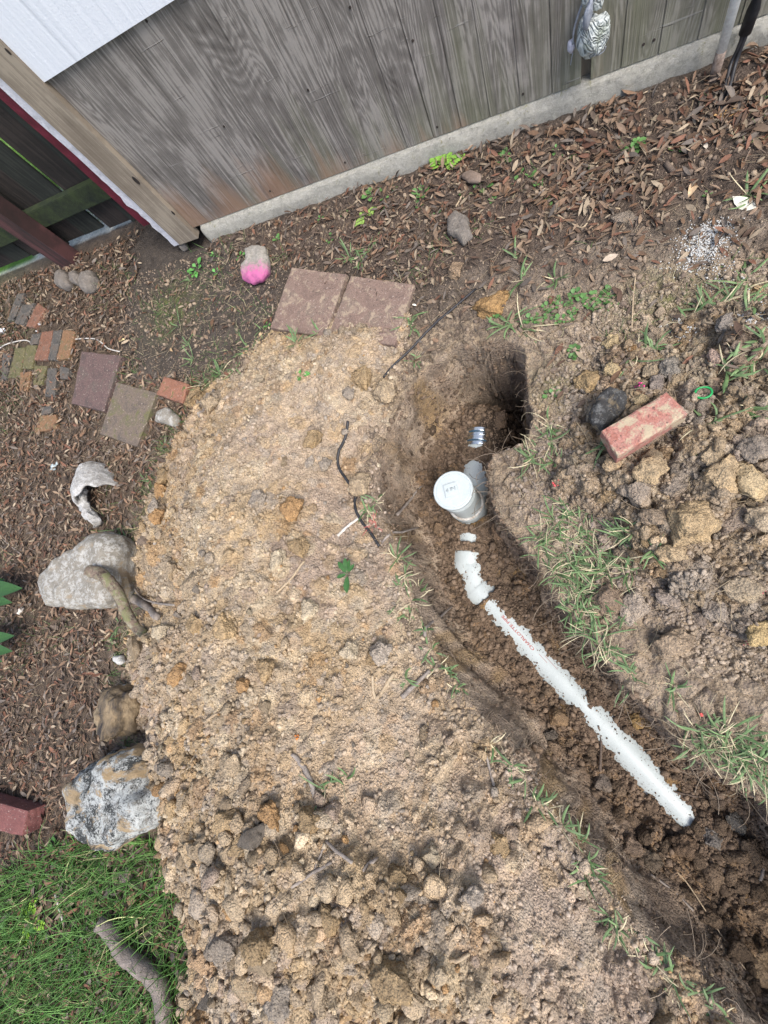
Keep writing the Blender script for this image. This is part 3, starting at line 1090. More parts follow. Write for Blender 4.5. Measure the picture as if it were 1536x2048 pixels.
m_ = (fbm(p[:, 0], p[:, 1], .2, 407, 2) > .28) & (samp(S_TR, p[:, 0], p[:, 1]) < -.03) & (samp(S_HL, p[:, 0], p[:, 1]) < -.0) & (samp(S_PV, p[:, 0], p[:, 1]) < 0)
p = p[m_]
tag(straw('grass', p, rng.uniform(.015, .055, len(p)), .0011, grass_cols(len(p), .3), 0, 0, 5, .8, up=(.1, 1.1)),
    'thin sparse grass on the bare soil below the shed wall', 'grass', kind='stuff')
# sunny lawn beyond the fence
p = np.stack([rng.uniform(-5.0, -2.0, 5000), rng.uniform(2.02, 3.4, 5000)], -1)
tag(straw('grass', p, rng.uniform(.04, .09, len(p)), .003, grass_cols(len(p), .05) * 2.2, 0, 0, 4, .4, up=(.6, 1.5)),
    'bright green lawn seen beyond the fence bottom', 'grass', kind='stuff')


def tuft_mesh(nb, lmin, lmax, wdt, dry, flat=(.05, .9)):
    """one tuft of flat blades, origin at its root"""
    V = []
    Fq = []
    C = []
    for b in range(nb):
        th = rng.uniform(0, 6.283)
        pit = rng.uniform(*flat)
        Lb = rng.uniform(lmin, lmax)
        cu = rng.normal(0, .35)
        kz = -rng.uniform(.1, .9)
        wb = wdt * rng.uniform(.6, 1.2)
        isdry = rng.random() < dry
        col = (rgb(.50, .44, .28) if isdry else (rgb(.08, .145, .05) * (1 - (q := rng.random())) + rgb(.15, .22, .095) * q)) * rng.uniform(.7, 1.2)
        if isdry:
            wb *= .45
        cur = np.array([rng.normal(0, .006), rng.normal(0, .006), -.003])
        b0 = len(V)
        for i in range(6):
            t = i / 5
            a = th + cu * t * 2
            bb = pit + kz * t
            d = np.array([math.cos(a) * math.cos(bb), math.sin(a) * math.cos(bb), math.sin(bb)])
            s_ = np.array([-math.sin(a), math.cos(a), 0])
            u_ = np.cross(s_, d)
            ww = wb * (.55 + 1.1 * t) * (1 - t ** 3) + .0002
            V += [cur + s_ * ww + u_ * ww * .3, cur - u_ * .0004, cur - s_ * ww + u_ * ww * .3]
            C += [col * (.85 + .3 * t)] * 3
            cur = cur + d * Lb / 5
        for i in range(5):
            for j in range(2):
                Fq.append((b0 + i * 3 + j, b0 + i * 3 + j + 1, b0 + (i + 1) * 3 + j + 1, b0 + (i + 1) * 3 + j))
    return np.array(V), np.array(Fq), np.array(C)


def tuft_at(px, py, size=1.0, dry=.35, nb=None, wdt=.0028):
    q = hit(px, py)
    V, Fq, C = tuft_mesh(nb or rng.integers(7, 13), .035 * size, .085 * size, wdt, dry)
    o = np_mesh('grass_tuft', V, Fq, M_GRASS, C, smooth=True)
    o.location = q
    return o


left_rim = [(800, 1172), (812, 1150), (822, 1205), (790, 1212), (838, 1180), (800, 1235), (850, 1262), (862, 1300), (872, 1330), (895, 1352),
            (810, 1360), (915, 1372), (985, 1490), (1020, 1532), (1050, 1558), (1075, 1605), (1100, 1622), (1118, 1650), (1160, 1680), (1172, 1712),
            (1165, 1740), (1180, 1752), (1225, 1835), (1232, 1858), (1262, 1865), (1290, 1905), (1312, 1930), (1330, 1945), (1345, 1975), (1395, 1985), (1450, 2035),
            (735, 1020), (752, 1032), (795, 1115), (748, 1005)]
for px, py in left_rim:
    o = tuft_at(px, py, rng.uniform(.6, 1.0), .3)
    tag(o, 'small tuft of pale green grass on the left rim of the trench', 'grass tuft', 'grass tufts on the left trench rim')
right_rim = [(1075, 905), (1062, 920), (1095, 882), (1110, 925), (1130, 1010), (1110, 1040), (1085, 1105), (1160, 1040), (1150, 1075), (1172, 1085), (1120, 1120),
             (1195, 1110), (1135, 1150), (1160, 1160), (1180, 1130), (1205, 1140), (1240, 1120), (1255, 1140), (1150, 1190), (1172, 1200), (1190, 1180),
             (1165, 1225), (1185, 1240), (1200, 1225), (1140, 1225), (1180, 1270), (1198, 1285), (1215, 1310), (1225, 1255), (1265, 1352),
             (1250, 1075), (1262, 1062), (1308, 1105), (1080, 1080), (1345, 1372), (1385, 1455),
             (1415, 1480), (1440, 1500), (1462, 1490), (1470, 1520), (1490, 1505), (1500, 1540), (1515, 1520), (1525, 1560), (1400, 1500), (1430, 1470), (1520, 1480),
             (1455, 1465), (1210, 1175), (1225, 1200), (1100, 1070), (1130, 1085), (1175, 1060), (1215, 1100), (1145, 1120), (1110, 1150), (1165, 1185)]
for px, py in right_rim:
    o = tuft_at(px, py, rng.uniform(.7, 1.3), .36, rng.integers(13, 24), .0021)
    tag(o, 'tangled tuft of green and straw coloured grass on the right rim of the trench', 'grass tuft', 'grass tufts on the right trench rim')
upper_t = [(1410, 615), (1440, 612), (1375, 650), (1480, 570), (1525, 590), (1460, 600), (1500, 615), (1525, 690), (1510, 720), (1455, 745), (1475, 740),
           (1500, 820), (1415, 850), (1030, 520), (1045, 560), (1025, 645), (1045, 660), (1010, 655), (1500, 395), (1300, 700), (1265, 712), (1235, 870), (1100, 850)]
for px, py in upper_t:
    o = tuft_at(px, py, rng.uniform(.8, 1.4), .25, None, .0032)
    tag(o, 'loose tuft of broad green grass on bare soil between the shed wall and the clods', 'grass tuft', 'grass tufts on the open soil')
for px, py in [(375, 690), (385, 720), (360, 650), (500, 700), (520, 660), (470, 740), (440, 750), (410, 770), (380, 560), (740, 500), (720, 520), (700, 515),
               (590, 690), (640, 665), (820, 655), (830, 720), (815, 640), (650, 1580), (690, 1560), (1110, 560), (300, 965), (330, 890), (240, 1060), (245, 1150), (235, 1250), (232, 1300)]:
    o = tuft_at(px, py, rng.uniform(.7, 1.2), .1)
    tag(o, 'dark green grass tuft growing at the edge of the soil heap or the dark bare patch', 'grass tuft', 'dark green grass tufts left of the trench')

p = np.concatenate([pts_in(S_LL, 3000, -3.6, -1.3, -1.2, 1.8), pts_in(S_LW, 900, -1.5, 1.2, .9, 1.56)])
tag(straw('wood_mulch', p, rng.uniform(.012, .04, len(p)), rng.uniform(.001, .0028, len(p)), mix(np.ones((len(p), 3)) * rgb(.17, .12, .085), np.ones((len(p), 3)) * rgb(.06, .045, .035), rng.random(len(p))), .014, .3, 3, .2),
    'shredded dark brown wood mulch mixed into the leaves', 'mulch', kind='stuff')
# the little clump with red stems on the heap rim
q = hit(748, 1050)
V, Fq, C = tuft_mesh(12, .03, .06, .0013, .0, (.1, .8))
C[:] = rgb(.42, .13, .11)
o = np_mesh('seedling', V, Fq, M_GRASS, C, smooth=True)
o.location = q
tag(o, 'small clump with bright red stems at the end of the black cable', 'seedling')


# broad leaf weeds
def oval_leaf(V, Fq, C, root, th, pit, Lf, ratio, col, stem=.3):
    d = np.array([math.cos(th) * math.cos(pit), math.sin(th) * math.cos(pit), math.sin(pit)])
    s_ = np.array([-math.sin(th), math.cos(th), 0])
    u_ = np.cross(d, s_)
    b0 = len(V)
    for i, (t, wv) in enumerate([(0, .02), (stem, .03), (stem + .12, .32), (.62, .5), (.82, .36), (1.0, .02)]):
        c_ = root + d * t * Lf - u_ * (-.12) * Lf * t * t
        c_ = c_ - np.array([0, 0, .25 * Lf * t * t])
        for j in (-1, 0, 1):
            V.append(c_ + s_ * j * wv * ratio * Lf + np.array([0, 0, abs(j) * wv * ratio * Lf * .3]))
            C.append(col * (1.12 if j == 0 else 1))
    for i in range(5):
        for j in range(2):
            Fq.append((b0 + i * 3 + j, b0 + i * 3 + j + 1, b0 + (i + 1) * 3 + j + 1, b0 + (i + 1) * 3 + j))


def weed(px, py, size, nl, col, ratio=.55, pit=(.1, .7), name='weed'):
    q = hit(px, py)
    V, Fq, C = [], [], []
    for i in range(nl):
        oval_leaf(V, Fq, C, np.array([rng.normal(0, size * .12), rng.normal(0, size * .12), -.002 + size * .1 * rng.random()]), 6.283 * i / nl + rng.uniform(-.4, .4), rng.uniform(*pit),
                  size * rng.uniform(.6, 1.1), ratio, np.array(col) * rng.uniform(.8, 1.2))
    o = np_mesh(name, np.array(V), np.array(Fq), M_GRASS, np.array(C), smooth=True)
    o.location = q
    return o


gweed = (.075, .16, .045)
for px, py, sz, nl in [(742, 390, .045, 5), (790, 378, .022, 3), (768, 395, .02, 3), (845, 390, .04, 7), (838, 415, .025, 4), (965, 375, .035, 4), (1000, 325, .03, 4),
                       (1010, 310, .022, 4), (1265, 300, .035, 9), (1250, 320, .025, 6), (1280, 285, .025, 6), (1060, 350, .028, 6), (1080, 370, .025, 5), (1135, 315, .02, 3),
                       (1145, 318, .018, 3), (555, 480, .025, 5), (760, 350, .024, 4), (1412, 390, .016, 4), (985, 640, .025, 5), (765, 420, .02, 4), (1040, 345, .022, 5), (640, 440, .02, 4), (690, 430, .022, 4), (870, 430, .02, 4), (930, 395, .022, 4), (985, 400, .02, 4), (1100, 400, .02, 4), (1350, 300, .022, 5), (1110, 300, .02, 4), (1180, 345, .02, 4), (660, 480, .022, 4), (1480, 95, .04, 3), (1470, 88, .035, 3)]:
    tag(weed(px, py, sz * 1.15, nl, np.array(gweed) * 1.15), 'small green broad leaf weed among the dead leaves below the shed wall', 'weed', 'green weeds below the shed wall')
for px, py in [(1110, 600), (1125, 612), (1140, 605), (1150, 590), (1165, 600), (1178, 595), (1195, 590), (1205, 602), (1215, 580), (1100, 630), (1120, 640), (1075, 640), (1085, 650),
               (1190, 620), (1210, 615), (1180, 612), (1145, 625), (1060, 640), (1225, 600), (1140, 640), (1095, 615), (1148, 705), (1145, 715), (1100, 790)]:
    tag(weed(px, py, rng.uniform(.018, .03), rng.integers(5, 9), gweed), 'clover-like green weed in the patch above the trench end', 'weed', 'patch of small weeds above the trench end')
for px, py, sz in [(395, 540, .05), (385, 548, .035), (430, 510, .03), (480, 515, .03), (600, 752, .04), (535, 650, .03), (435, 545, .03)]:
    tag(weed(px, py, sz, 5, (.09, .26, .06), .5), 'bright green seedling with a few oval leaves on dark soil left of the pavers', 'seedling', 'green seedlings left of the pavers')
for px, py in [(60, 1830), (75, 1845), (20, 1850), (10, 1890), (40, 1870), (110, 1690), (130, 1700), (120, 1715), (215, 1740), (200, 1720), (15, 1920), (80, 1850)]:
    tag(weed(px, py, rng.uniform(.03, .045), 9, (.08, .2, .05), .5, (.3, 1.1)), 'leafy green weed growing among the grass in the lower left', 'weed', 'leafy weeds in the lower left grass')


def fern(px, py, size, nfr, col, label, cat, th0=0.0, spread=6.28):
    q = hit(px, py)
    root = empty('fern', q, label, cat)
    for f in range(nfr):
        V, Fq, C = [], [], []
        th = th0 + spread * f / nfr
        for i in range(8):
            t = .18 + .82 * i / 8
            c_ = np.array([math.cos(th) * t * size, math.sin(th) * t * size, .6 * size * (t - t * t) + .004])
            for sgn in (-1, 1):
                oval_leaf(V, Fq, C, c_, th + sgn * 1.05, .15, size * .42 * (1 - t * .75), .55, np.array(col) * rng.uniform(.85, 1.15), .1)
        oval_leaf(V, Fq, C, np.array([0, 0, .003]), th, .3, size, .06, np.array(col) * .8, .5)
        np_mesh('frond', np.array(V), np.array(Fq), M_GRASS, np.array(C), smooth=True, parent=root)
    return root


fern(885, 345, .095, 3, (.17, .32, .05), 'bright yellow green fern seedling beside the foundation', 'fern', .3, 2.6)
fern(735, 440, .06, 3, (.22, .34, .08), 'dull green feathery fern below the shed wall', 'fern', .8, 4)
fern(70, 1835, .09, 4, (.25, .45, .05), 'pale yellow green ferny seedling in the lower left grass', 'fern', 0, 6)

# dark rosette lying on the heap
root = empty('rosette_plant', hit(703, 1148), 'dark green rosette of long narrow leaves lying on the clay heap', 'plant')
for (tx, ty) in [(682, 1155), (688, 1128), (704, 1122), (724, 1134), (703, 1183), (694, 1140), (715, 1126)]:
    a = hit(tx, ty) - root.location
    V, Fq, C = [], [], []
    oval_leaf(V, Fq, C, np.array([0, 0, .026]), math.atan2(a.y, a.x), .22, math.hypot(a.x, a.y) * 1.1 + .004, .34, np.array((.035, .10, .025)), .15)
    np_mesh('leaf', np.array(V), np.array(Fq), M_GRASS, np.array(C), smooth=True, parent=root)
M_GLOSS = attr_mat('glossy_leaf', .45, .35)
# big glossy leaves reaching in from the left edge
for base, tips, lab in [((-45, 1185), [(44, 1176), (22, 1206), (6, 1158)], 'glossy dark green plant leaning in at the left edge, upper clump'),
                        ((-40, 1285), [(30, 1271), (26, 1303), (4, 1325)], 'glossy dark green plant leaning in at the left edge, lower clump')]:
    q = hit(*base)
    root = empty('leafy_plant', q, lab, 'plant')
    st = bmesh.new()
    tube_bm(st, [Vector((0, 0, -.02)), Vector((.01, 0, .05)), Vector((.02, 0, .10))], .006, 6)
    bm_obj('stem', st, simple_mat('plant_stem', (.1, .12, .04), (.16, .2, .07), 30), root, True)
    for tx, ty in tips:
        tip = P(tx, ty, .12) - np.array(q) - np.array([0.02, 0, .10])
        V, Fq, C = [], [], []
        oval_leaf(V, Fq, C, np.array([.02, 0, .10]), math.atan2(tip[1], tip[0]), .15, math.hypot(tip[0], tip[1]), .17, np.array((.03, .08, .018)), .12)
        lf = np_mesh('leaf', np.array(V), np.array(Fq), M_GLOSS, np.array(C), smooth=True, parent=root)
        sb_ = lf.modifiers.new('sub', 'SUBSURF')
        sb_.levels = sb_.render_levels = 2
#PART3
# ------------------------------------------------------------------ rocks, clods, bricks
def rock_arrays(seed, sub=3, facets=7, rough=.16, fine=.05):
    bm = bmesh.new()
    bmesh.ops.create_icosphere(bm, subdivisions=sub, radius=1)
    rr = random.Random(seed)
    pl = []
    for _ in range(facets):
        v = Vector((rr.gauss(0, 1), rr.gauss(0, 1), rr.gauss(0, 1))).normalized()
        pl.append((v, rr.uniform(.48, .82)))
    off = Vector((seed * 3.17, seed * 1.3, 0))
    V = []
    for v in bm.verts:
        p = v.co.copy()
        for n_, d in pl:
            q = p.dot(n_)
            if q > d:
                p -= n_ * (q - d)
        p *= 1 + rough * mn.noise(p * 1.8 + off) + rough * .6 * mn.noise(p * 4.5 + off) + fine * mn.noise(p * 11 + off) + fine * .6 * mn.noise(p * 23 + off)
        V.append(p[:])
    Fs = [[v.index for v in f.verts] for f in bm.faces]
    bm.free()
    return np.array(V), np.array(Fs)


ROCKS = [rock_arrays(i + 1, 4, int(rng.integers(11, 17)), .26, .13) for i in range(12)]
LUMPS = [rock_arrays(i + 51, 2, int(rng.integers(7, 12)), .30, .16) for i in range(10)]


def depth_at(q):
    return float(R[:, 2] @ (np.array(q) - np.array([0, 0, CAMH])))


def clod_at(px, py, rpx, col, label=None, cat='clod', name='clod', flat=.7, asp=1.0, sub_sink=.36, seed=None, mat=None, group=None, extra=0.0):
    q = hit(px, py)
    r = rpx * depth_at(q) / F
    V, Fs = ROCKS[(seed if seed is not None else rng.integers(len(ROCKS))) % len(ROCKS)]
    V = V.copy() * np.array([1, asp, flat]) * r * 1.12
    th = rng.uniform(0, 6.28) if asp == 1.0 else extra
    V = V @ np.array([[math.cos(th), math.sin(th), 0], [-math.sin(th), math.cos(th), 0], [0, 0, 1]])
    nz = np.array([mn.noise(Vector(v) * 60) for v in V])
    C = np.array(col)[None] * (1 + .25 * nz[:, None])
    o = np_mesh(name, V, Fs, mat or M_HEAP, C, smooth=True)
    o.location = q + Vector((0, 0, r * flat * (1 - sub_sink * 2)))
    if label:
        tag(o, label, cat, group)
    return o


GC = 'larger clods picked out on the left heap'
for i, (px, py, r_, c_, lab) in enumerate([
    (770, 790, 27, tan * 1.02, 'rounded tan clod at the trench rim below the black strap end'),
    (728, 762, 26, ochre, 'ochre crusted clod just left of the black strap end'),
    (700, 792, 14, greyc, 'small grey clod beside the ochre crusted clod'),
    (728, 812, 10, tan, 'pebble sized clod between the two rim clods'),
    (515, 1000, 24, greyc * 1.1, 'flat grey clod on the upper heap, left of the black cable'),
    (720, 975, 24, tan, 'knobbly tan clod right of the black cable bend'),
    (620, 1222, 23, palec * 1.12, 'pale cream rounded stone in the middle of the heap'),
    (700, 1304, 22, palec * 1.1, 'pale wedge shaped stone near the lower middle of the heap'),
    (762, 1305, 24, greyc * 1.1, 'long greyish stone beside the pale wedge stone'),
    (745, 1318, 18, ochre * .8, 'orange brown stone touching the long greyish stone'),
    (452, 1256, 30, ochre * 1.05, 'large round ochre clod with a cracked face'),
    (395, 1252, 25, ochre * .95, 'round ochre clod left of the large cracked one'),
    (400, 1165, 30, tan * .95, 'big rough tan clod above the round ochre clods'),
    (330, 1262, 20, palec, 'pale stone beside the thick branch end'),
    (345, 1140, 18, tan, 'tan clod near the left heap edge roots'),
    (325, 985, 19, orange, 'orange clod at the upper left heap edge'),
    (330, 955, 20, ochre * .8, 'brown ochre clod above the orange edge clod'),
    (318, 1035, 17, orange * .9, 'orange brown clod beneath a grey chip at heap edge'),
    (310, 1015, 16, greyc, 'grey chip at the left edge of the heap'),
    (625, 880, 20, ochre * .9, 'ochre lump on the smooth upper heap'),
    (620, 925, 13, greyc * 1.1, 'small grey green stone above the flat grey clod'),
    (650, 930, 15, greyc, 'second grey green stone, nearer the cable'),
    (555, 1120, 20, palec, 'pale yellow angular clod left of the rosette plant'),
    (585, 1020, 26, orange * .9, 'orange stained clod on the middle heap'),
    (600, 1095, 24, ochre * .9, 'ochre orange clod above the pale angular one'),
    (535, 1340, 24, ochre, 'ochre clod on the left lower slope'),
    (490, 1370, 20, orange * 1.05, 'bright orange lump on the left lower slope'),
    (360, 1345, 24, orange * .95, 'orange brown clod near the left heap edge'),
    (470, 1530, 24, tan, 'tan clod on the lower left slope'),
    (455, 1640, 30, ochre * 1.05, 'large yellow ochre clod right of the lichen boulder'),
    (480, 1690, 24, ochre * .9, 'ochre clod below the large yellow one'),
    (545, 1630, 28, orange * .95, 'rusty orange clod in the lower heap'),
    (620, 1640, 30, ochre * .75, 'dark ochre slab shaped clod beside a grey root'),
    (665, 1625, 26, pinkb, 'pinkish flat clod right of the dark ochre slab'),
    (505, 1690, 22, palec, 'pale stone below the yellow clods'),
    (795, 1745, 24, ochre * .7, 'brown pointed clod standing in the lower heap'),
    (945, 1790, 26, greyc * 1.1, 'grey angular stone in the lower right heap'),
    (865, 1710, 26, palec * .95, 'pale clod with a deep shadow at its left'),
    (1000, 1690, 24, ochre * .8, 'brown ochre clod near the right side of the lower heap'),
    (665, 1830, 28, ochre * .8, 'brown split clod in the bottom heap'),
    (640, 1990, 34, tan * .85, 'large brown clod near the bottom edge'),
    (790, 1960, 44, ochre * .85, 'biggest ochre clod near the bottom middle'),
    (560, 1990, 34, greyc * .8, 'dark greyish clod near the bottom left of the heap'),
    (450, 1880, 34, greyc * .75, 'dark grey lump at the lower left heap edge'),
    (470, 1810, 20, orange, 'small orange lump above the dark grey lump'),
    (520, 1885, 30, ochre * .8, 'brown ochre clod right of the dark grey lump'),
    (350, 1480, 22, ochre, 'ochre clod overhanging the left edge above the boulder'),
    (370, 1600, 24, tan * .95, 'tan clod against the right side of the lichen boulder'),
    (400, 1700, 26, tan * .8, 'brown clod at the foot of the lower left slope'),
    (265, 1750, 26, greyc * .7, 'dark pointed clod lying in the grass below the boulder'),
    (272, 1790, 16, ochre * .85, 'small tan lump in the grass under the dark clod'),
    (270, 1700, 12, pinkb, 'round brown pebble just below the lichen boulder'),
    (310, 1785, 10, pinkb * .8, 'tiny brown pebble in the grass near the heap'),
    (330, 1760, 18, pinkb, 'brown clod half in the grass at the heap foot'),
    (395, 800, 28, ochre * .85, 'brown yellow stone behind the forked twig'),
    (425, 812, 22, tan, 'tan clod right of the forked twig'),
]):
    clod_at(px, py, r_, c_ * .95, lab, 'clod', 'clod', rng.uniform(.6, .85))
for i, (px, py, r_, c_, lab) in enumerate([
    (1380, 1050, 52, rgb(.40, .30, .18), 'largest ochre clod right of the trench'),
    (1345, 1105, 28, rgb(.42, .32, .2), 'crumbling ochre clod under the largest one'),
    (1310, 1035, 26, rgb(.30, .235, .17), 'brown clod left of the largest ochre clod'),
    (1440, 950, 40, rgb(.42, .32, .2), 'big pale brown clod below the red brick end'),
    (1495, 965, 42, rgb(.46, .36, .22), 'big yellowish clod at the right edge'),
    (1425, 912, 30, rgb(.38, .3, .2), 'brown lump under the lower right corner of the brick'),
    (1500, 900, 30, rgb(.26, .22, .18), 'dark grey clod near the right edge'),
    (1275, 985, 36, rgb(.34, .28, .22), 'grey brown clod below the left end of the brick'),
    (1230, 925, 20, rgb(.40, .3, .19), 'small tan clod at the left foot of the brick'),
    (1290, 945, 30, rgb(.42, .32, .2), 'tan clod directly below the brick'),
    (1345, 975, 28, rgb(.30, .25, .2), 'dark clod between the tan clods below the brick'),
    (1555, 1130, 34, rgb(.40, .33, .25), 'flat pale clod at the right edge'),
    (1480, 1180, 32, rgb(.38, .31, .22), 'flat beige clod under the pale edge clod'),
    (1425, 1220, 26, rgb(.30, .255, .21), 'flat grey cracked clod in the right soil'),
    (1335, 1195, 22, rgb(.30, .25, .21), 'small flat grey plate left of the cracked clod'),
    (1215, 1200, 36, rgb(.24, .18, .13), 'smooth dark brown clod in the rim grass'),
    (1265, 1215, 32, rgb(.36, .30, .24), 'rough light clod next to the smooth dark one'),
    (1340, 1290, 36, rgb(.35, .27, .19), 'big brown clod below the grey plates'),
    (1470, 1040, 34, rgb(.34, .27, .21), 'brown clod right of the largest ochre one'),
    (1525, 1040, 34, rgb(.42, .34, .24), 'tan clod cut by the right edge of the view'),
    (1520, 1265, 30, rgb(.44, .33, .17), 'yellow clod low on the right edge'),
    (1340, 745, 26, rgb(.26, .235, .2), 'grey lump above the brick'),
    (1312, 775, 20, rgb(.27, .23, .2), 'grey brown clod touching the top of the brick'),
    (1280, 800, 13, rgb(.42, .33, .2), 'small tan lump between dark rock and brick'),
    (1225, 740, 24, rgb(.46, .36, .21), 'pale ochre clod above the dark rock'),
    (1225, 690, 18, rgb(.46, .36, .21), 'yellowish clod above the pale ochre one'),
    (1310, 670, 18, rgb(.34, .27, .2), 'brown pebble cluster clod near the straw'),
    (1430, 715, 16, rgb(.36, .27, .22), 'pinkish round clod above the green ring'),
    (1400, 715, 14, rgb(.46, .36, .23), 'tan round clod left of the pinkish one'),
    (1180, 765, 30, rgb(.40, .29, .16), 'ochre crumbly mound left of the dark rock'),
    (985, 615, 34, rgb(.38, .24, .11), 'orange brown clay lump above the end of the trench'),
    (1300, 745, 18, rgb(.40, .32, .22), 'tan lump left of the grey lump above the brick'),
    (1512, 580, 14, rgb(.46, .34, .2), 'small tan stone near the white granules'),
    (910, 545, 20, rgb(.30, .22, .15), 'brown clod near the top end of the black strap'),
    (805, 672, 14, rgb(.45, .36, .26), 'tan pebble at the corner of the right paver'),
    (1450, 650, 24, rgb(.27, .24, .21), 'flat grey clod under the broad grass'),
    (1245, 440, 20, rgb(.24, .2, .16), 'flat brown stone in the leaf litter above the weeds'),
]):
    clod_at(px, py, r_, c_ * .95, lab, 'clod', 'clod', rng.uniform(.55, .75))
for i, (px, py, r_, c_, lab) in enumerate([
    (1115, 1430, 22, rgb(.24, .165, .10), 'rounded brown clod on the trench floor left of the pipe'),
    (1110, 1500, 18, rgb(.22, .16, .11), 'brown clod below the rounded one on the trench floor'),
    (1100, 1470, 14, rgb(.13, .11, .09), 'dark clod against the left trench wall'),
    (1205, 1560, 20, rgb(.15, .125, .105), 'grey brown clod below the pipe middle'),
    (1260, 1690, 22, rgb(.20, .15, .11), 'brown clod at the bottom of the trench wall'),
    (1470, 1645, 20, rgb(.16, .15, .135), 'grey clod at the far end of the pipe'),
    (1425, 1675, 20, rgb(.17, .155, .14), 'grey stone just beyond the pipe end'),
    (1425, 1600, 20, rgb(.14, .105, .075), 'dark clod beside the end of the pipe'),
    (1500, 1700, 24, rgb(.12, .09, .065), 'dark clod at the right edge of the deep trench'),
    (1370, 1690, 24, rgb(.13, .09, .06), 'dark brown clod under the pipe end'),
    (1300, 1720, 22, rgb(.14, .11, .08), 'dark clod in the shaded lower trench'),
    (1512, 1930, 36, rgb(.33, .24, .15), 'large tan lump in the lower right corner'),
    (1530, 1830, 34, rgb(.28, .20, .13), 'tan brown lump at the lower right edge'),
    (1270, 1440, 16, rgb(.33, .22, .1), 'yellowish chip near the right trench wall'),
    (880, 1060, 14, rgb(.2, .14, .09), 'small clod left of the white pipe glimpse'),
    (1000, 1062, 24, rgb(.25, .17, .11), 'square brown clod right of the white pipe glimpse'),
    (1000, 840, 20, rgb(.14, .10, .07), 'shaded clod in the dark end of the trench'),
    (1022, 815, 18, rgb(.12, .09, .065), 'dark clod under the trench overhang'),
]):
    clod_at(px, py, r_, c_, lab, 'clod', 'clod', rng.uniform(.55, .75))

# many unremarkable clods: copies of a few prototypes
protos = []
for i in range(14):
    V, Fs = rock_arrays(i + 80, 3, 12, .28, .14)
    V = V * np.array([1, rng.uniform(.7, 1), rng.uniform(.55, .85)])
    c_ = np.array([tan, tan * .85, ochre * .9, pinkb, tan * 1.05, pinkb * 1.1, orange * .85, greyc, tan, ochre, pinkb * .8, tan * .9, palec * .9, greyc * .8][i])
    nz = np.array([mn.noise(Vector(v) * 3 + Vector((i, 0, 0))) for v in V])
    protos.append((V, Fs, c_[None] * (1 + .25 * nz[:, None])))
pm = []
for V, Fs, C in protos:
    me_o = np_mesh('clod', V, Fs, M_HEAP, C, smooth=True)
    pm.append(me_o)
usedp = [False] * len(pm)


def scatter_clods(pts, rads, label, group):
    for (x, y), r in zip(pts, rads):
        k_ = int(rng.integers(len(pm)))
        if usedp[k_]:
            o = pm[k_].copy()
            COL.objects.link(o)
        else:
            o = pm[k_]
            usedp[k_] = True
        o.location = (x, y, float(hz(x, y)) + r * .15)
        o.rotation_euler = (rng.uniform(-.4, .4), rng.uniform(-.4, .4), rng.uniform(0, 6.28))
        o.scale = (r, r, r)
        tag(o, label, 'clod', group)


pp = [q for q in region_points(S_HL, 900, -2.2, .45, -1.6, 1.0, .04) if (q[1] < .1 or rng.random() < .35) and rng.random() > col_at(np.array([q[0]]), np.array([q[1]]), calm)[0]][:120]
pp2 = sorted([.0085 * (rng.pareto(2.2) + 1) for _ in pp], reverse=True)
scatter_clods(pp, [min(r, .034) * (1.25 if y < -.4 or x < -1.2 else .8) for (x, y), r in zip(pp, pp2)],
              'crumbly tan, brown or ochre clod loose on the left soil heap', 'loose clods on the left heap')
pp = region_points(S_HR, 30, -.05, .95, -.4, .95, .02)
scatter_clods(pp, [min(.011 * (rng.pareto(2.2) + 1), .035) for _ in pp], 'dry greyish brown clod loose among the clods right of the trench', 'loose clods on the right heap')
for i, u in enumerate(usedp):
    if not u:
        bpy.data.objects.remove(pm[i])

def lumps(name, p, r_, c, sink=.12):
    V, Fq, C = [], [], []
    base = 0
    k_ = rng.integers(0, len(LUMPS), len(p))
    for q in range(len(LUMPS)):
        m_ = k_ == q
        n = int(m_.sum())
        bv, bf = LUMPS[q]
        v = bv[None] * np.stack([rng.uniform(.7, 1.3, n), rng.uniform(.7, 1.2, n), rng.uniform(.45, .9, n)], -1)[:, None]
        rt = rand_rot(n)
        v = np.einsum('nij,nkj->nki', rt, v)
        v[..., 2] *= .75
        v = v * r_[m_][:, None, None]
        z = hz(p[m_][:, 0], p[m_][:, 1]) + r_[m_] * .22
        v += np.concatenate([p[m_], z[:, None]], 1)[:, None]
        V.append(v.reshape(-1, 3))
        Fq.append((bf[None] + (np.arange(n) * len(bv))[:, None, None]).reshape(-1, 3) + base)
        base += n * len(bv)
        C.append(np.repeat(c[m_], len(bv), 0))
    return np_mesh(name, np.concatenate(V), np.concatenate(Fq), M_HEAP, np.concatenate(C), smooth=True)


# medium and small lumps too many to count
p = pts_in(S_HL, 4600, -2.3, .5, -1.7, 1.1, .0)
kp = rng.random(len(p)) < (1 - .93 * col_at(p[:, 0], p[:, 1], calm)) * (.30 + .7 * sstep(.0, -.6, p[:, 1]) + .4 * sstep(-.9, -1.5, p[:, 0]))
p = p[kp]
r_ = np.clip(.0066 * (rng.pareto(2.2, len(p)) + 1), 0, .026) * (.8 + .5 * sstep(-.2, -.7, p[:, 1]))
c = col_at(p[:, 0], p[:, 1], CH) * rng.uniform(.75, 1.25, (len(p), 1))
m_ = rng.random(len(p)) < .1
c[m_] = np.array(palette)[rng.integers(0, len(palette), m_.sum())]
tag(lumps('soil_lumps', p, r_, c), 'uncountable small lumps of clay covering the left heap', 'soil lumps', kind='stuff')
p = pts_in(S_HR, 1900, -.1, 1.0, -.5, 1.0, -.05)
p = p[samp(S_TR, p[:, 0], p[:, 1]) < -.015]
r_ = np.clip(.006 * (rng.pareto(2.4, len(p)) + 1), 0, .02)
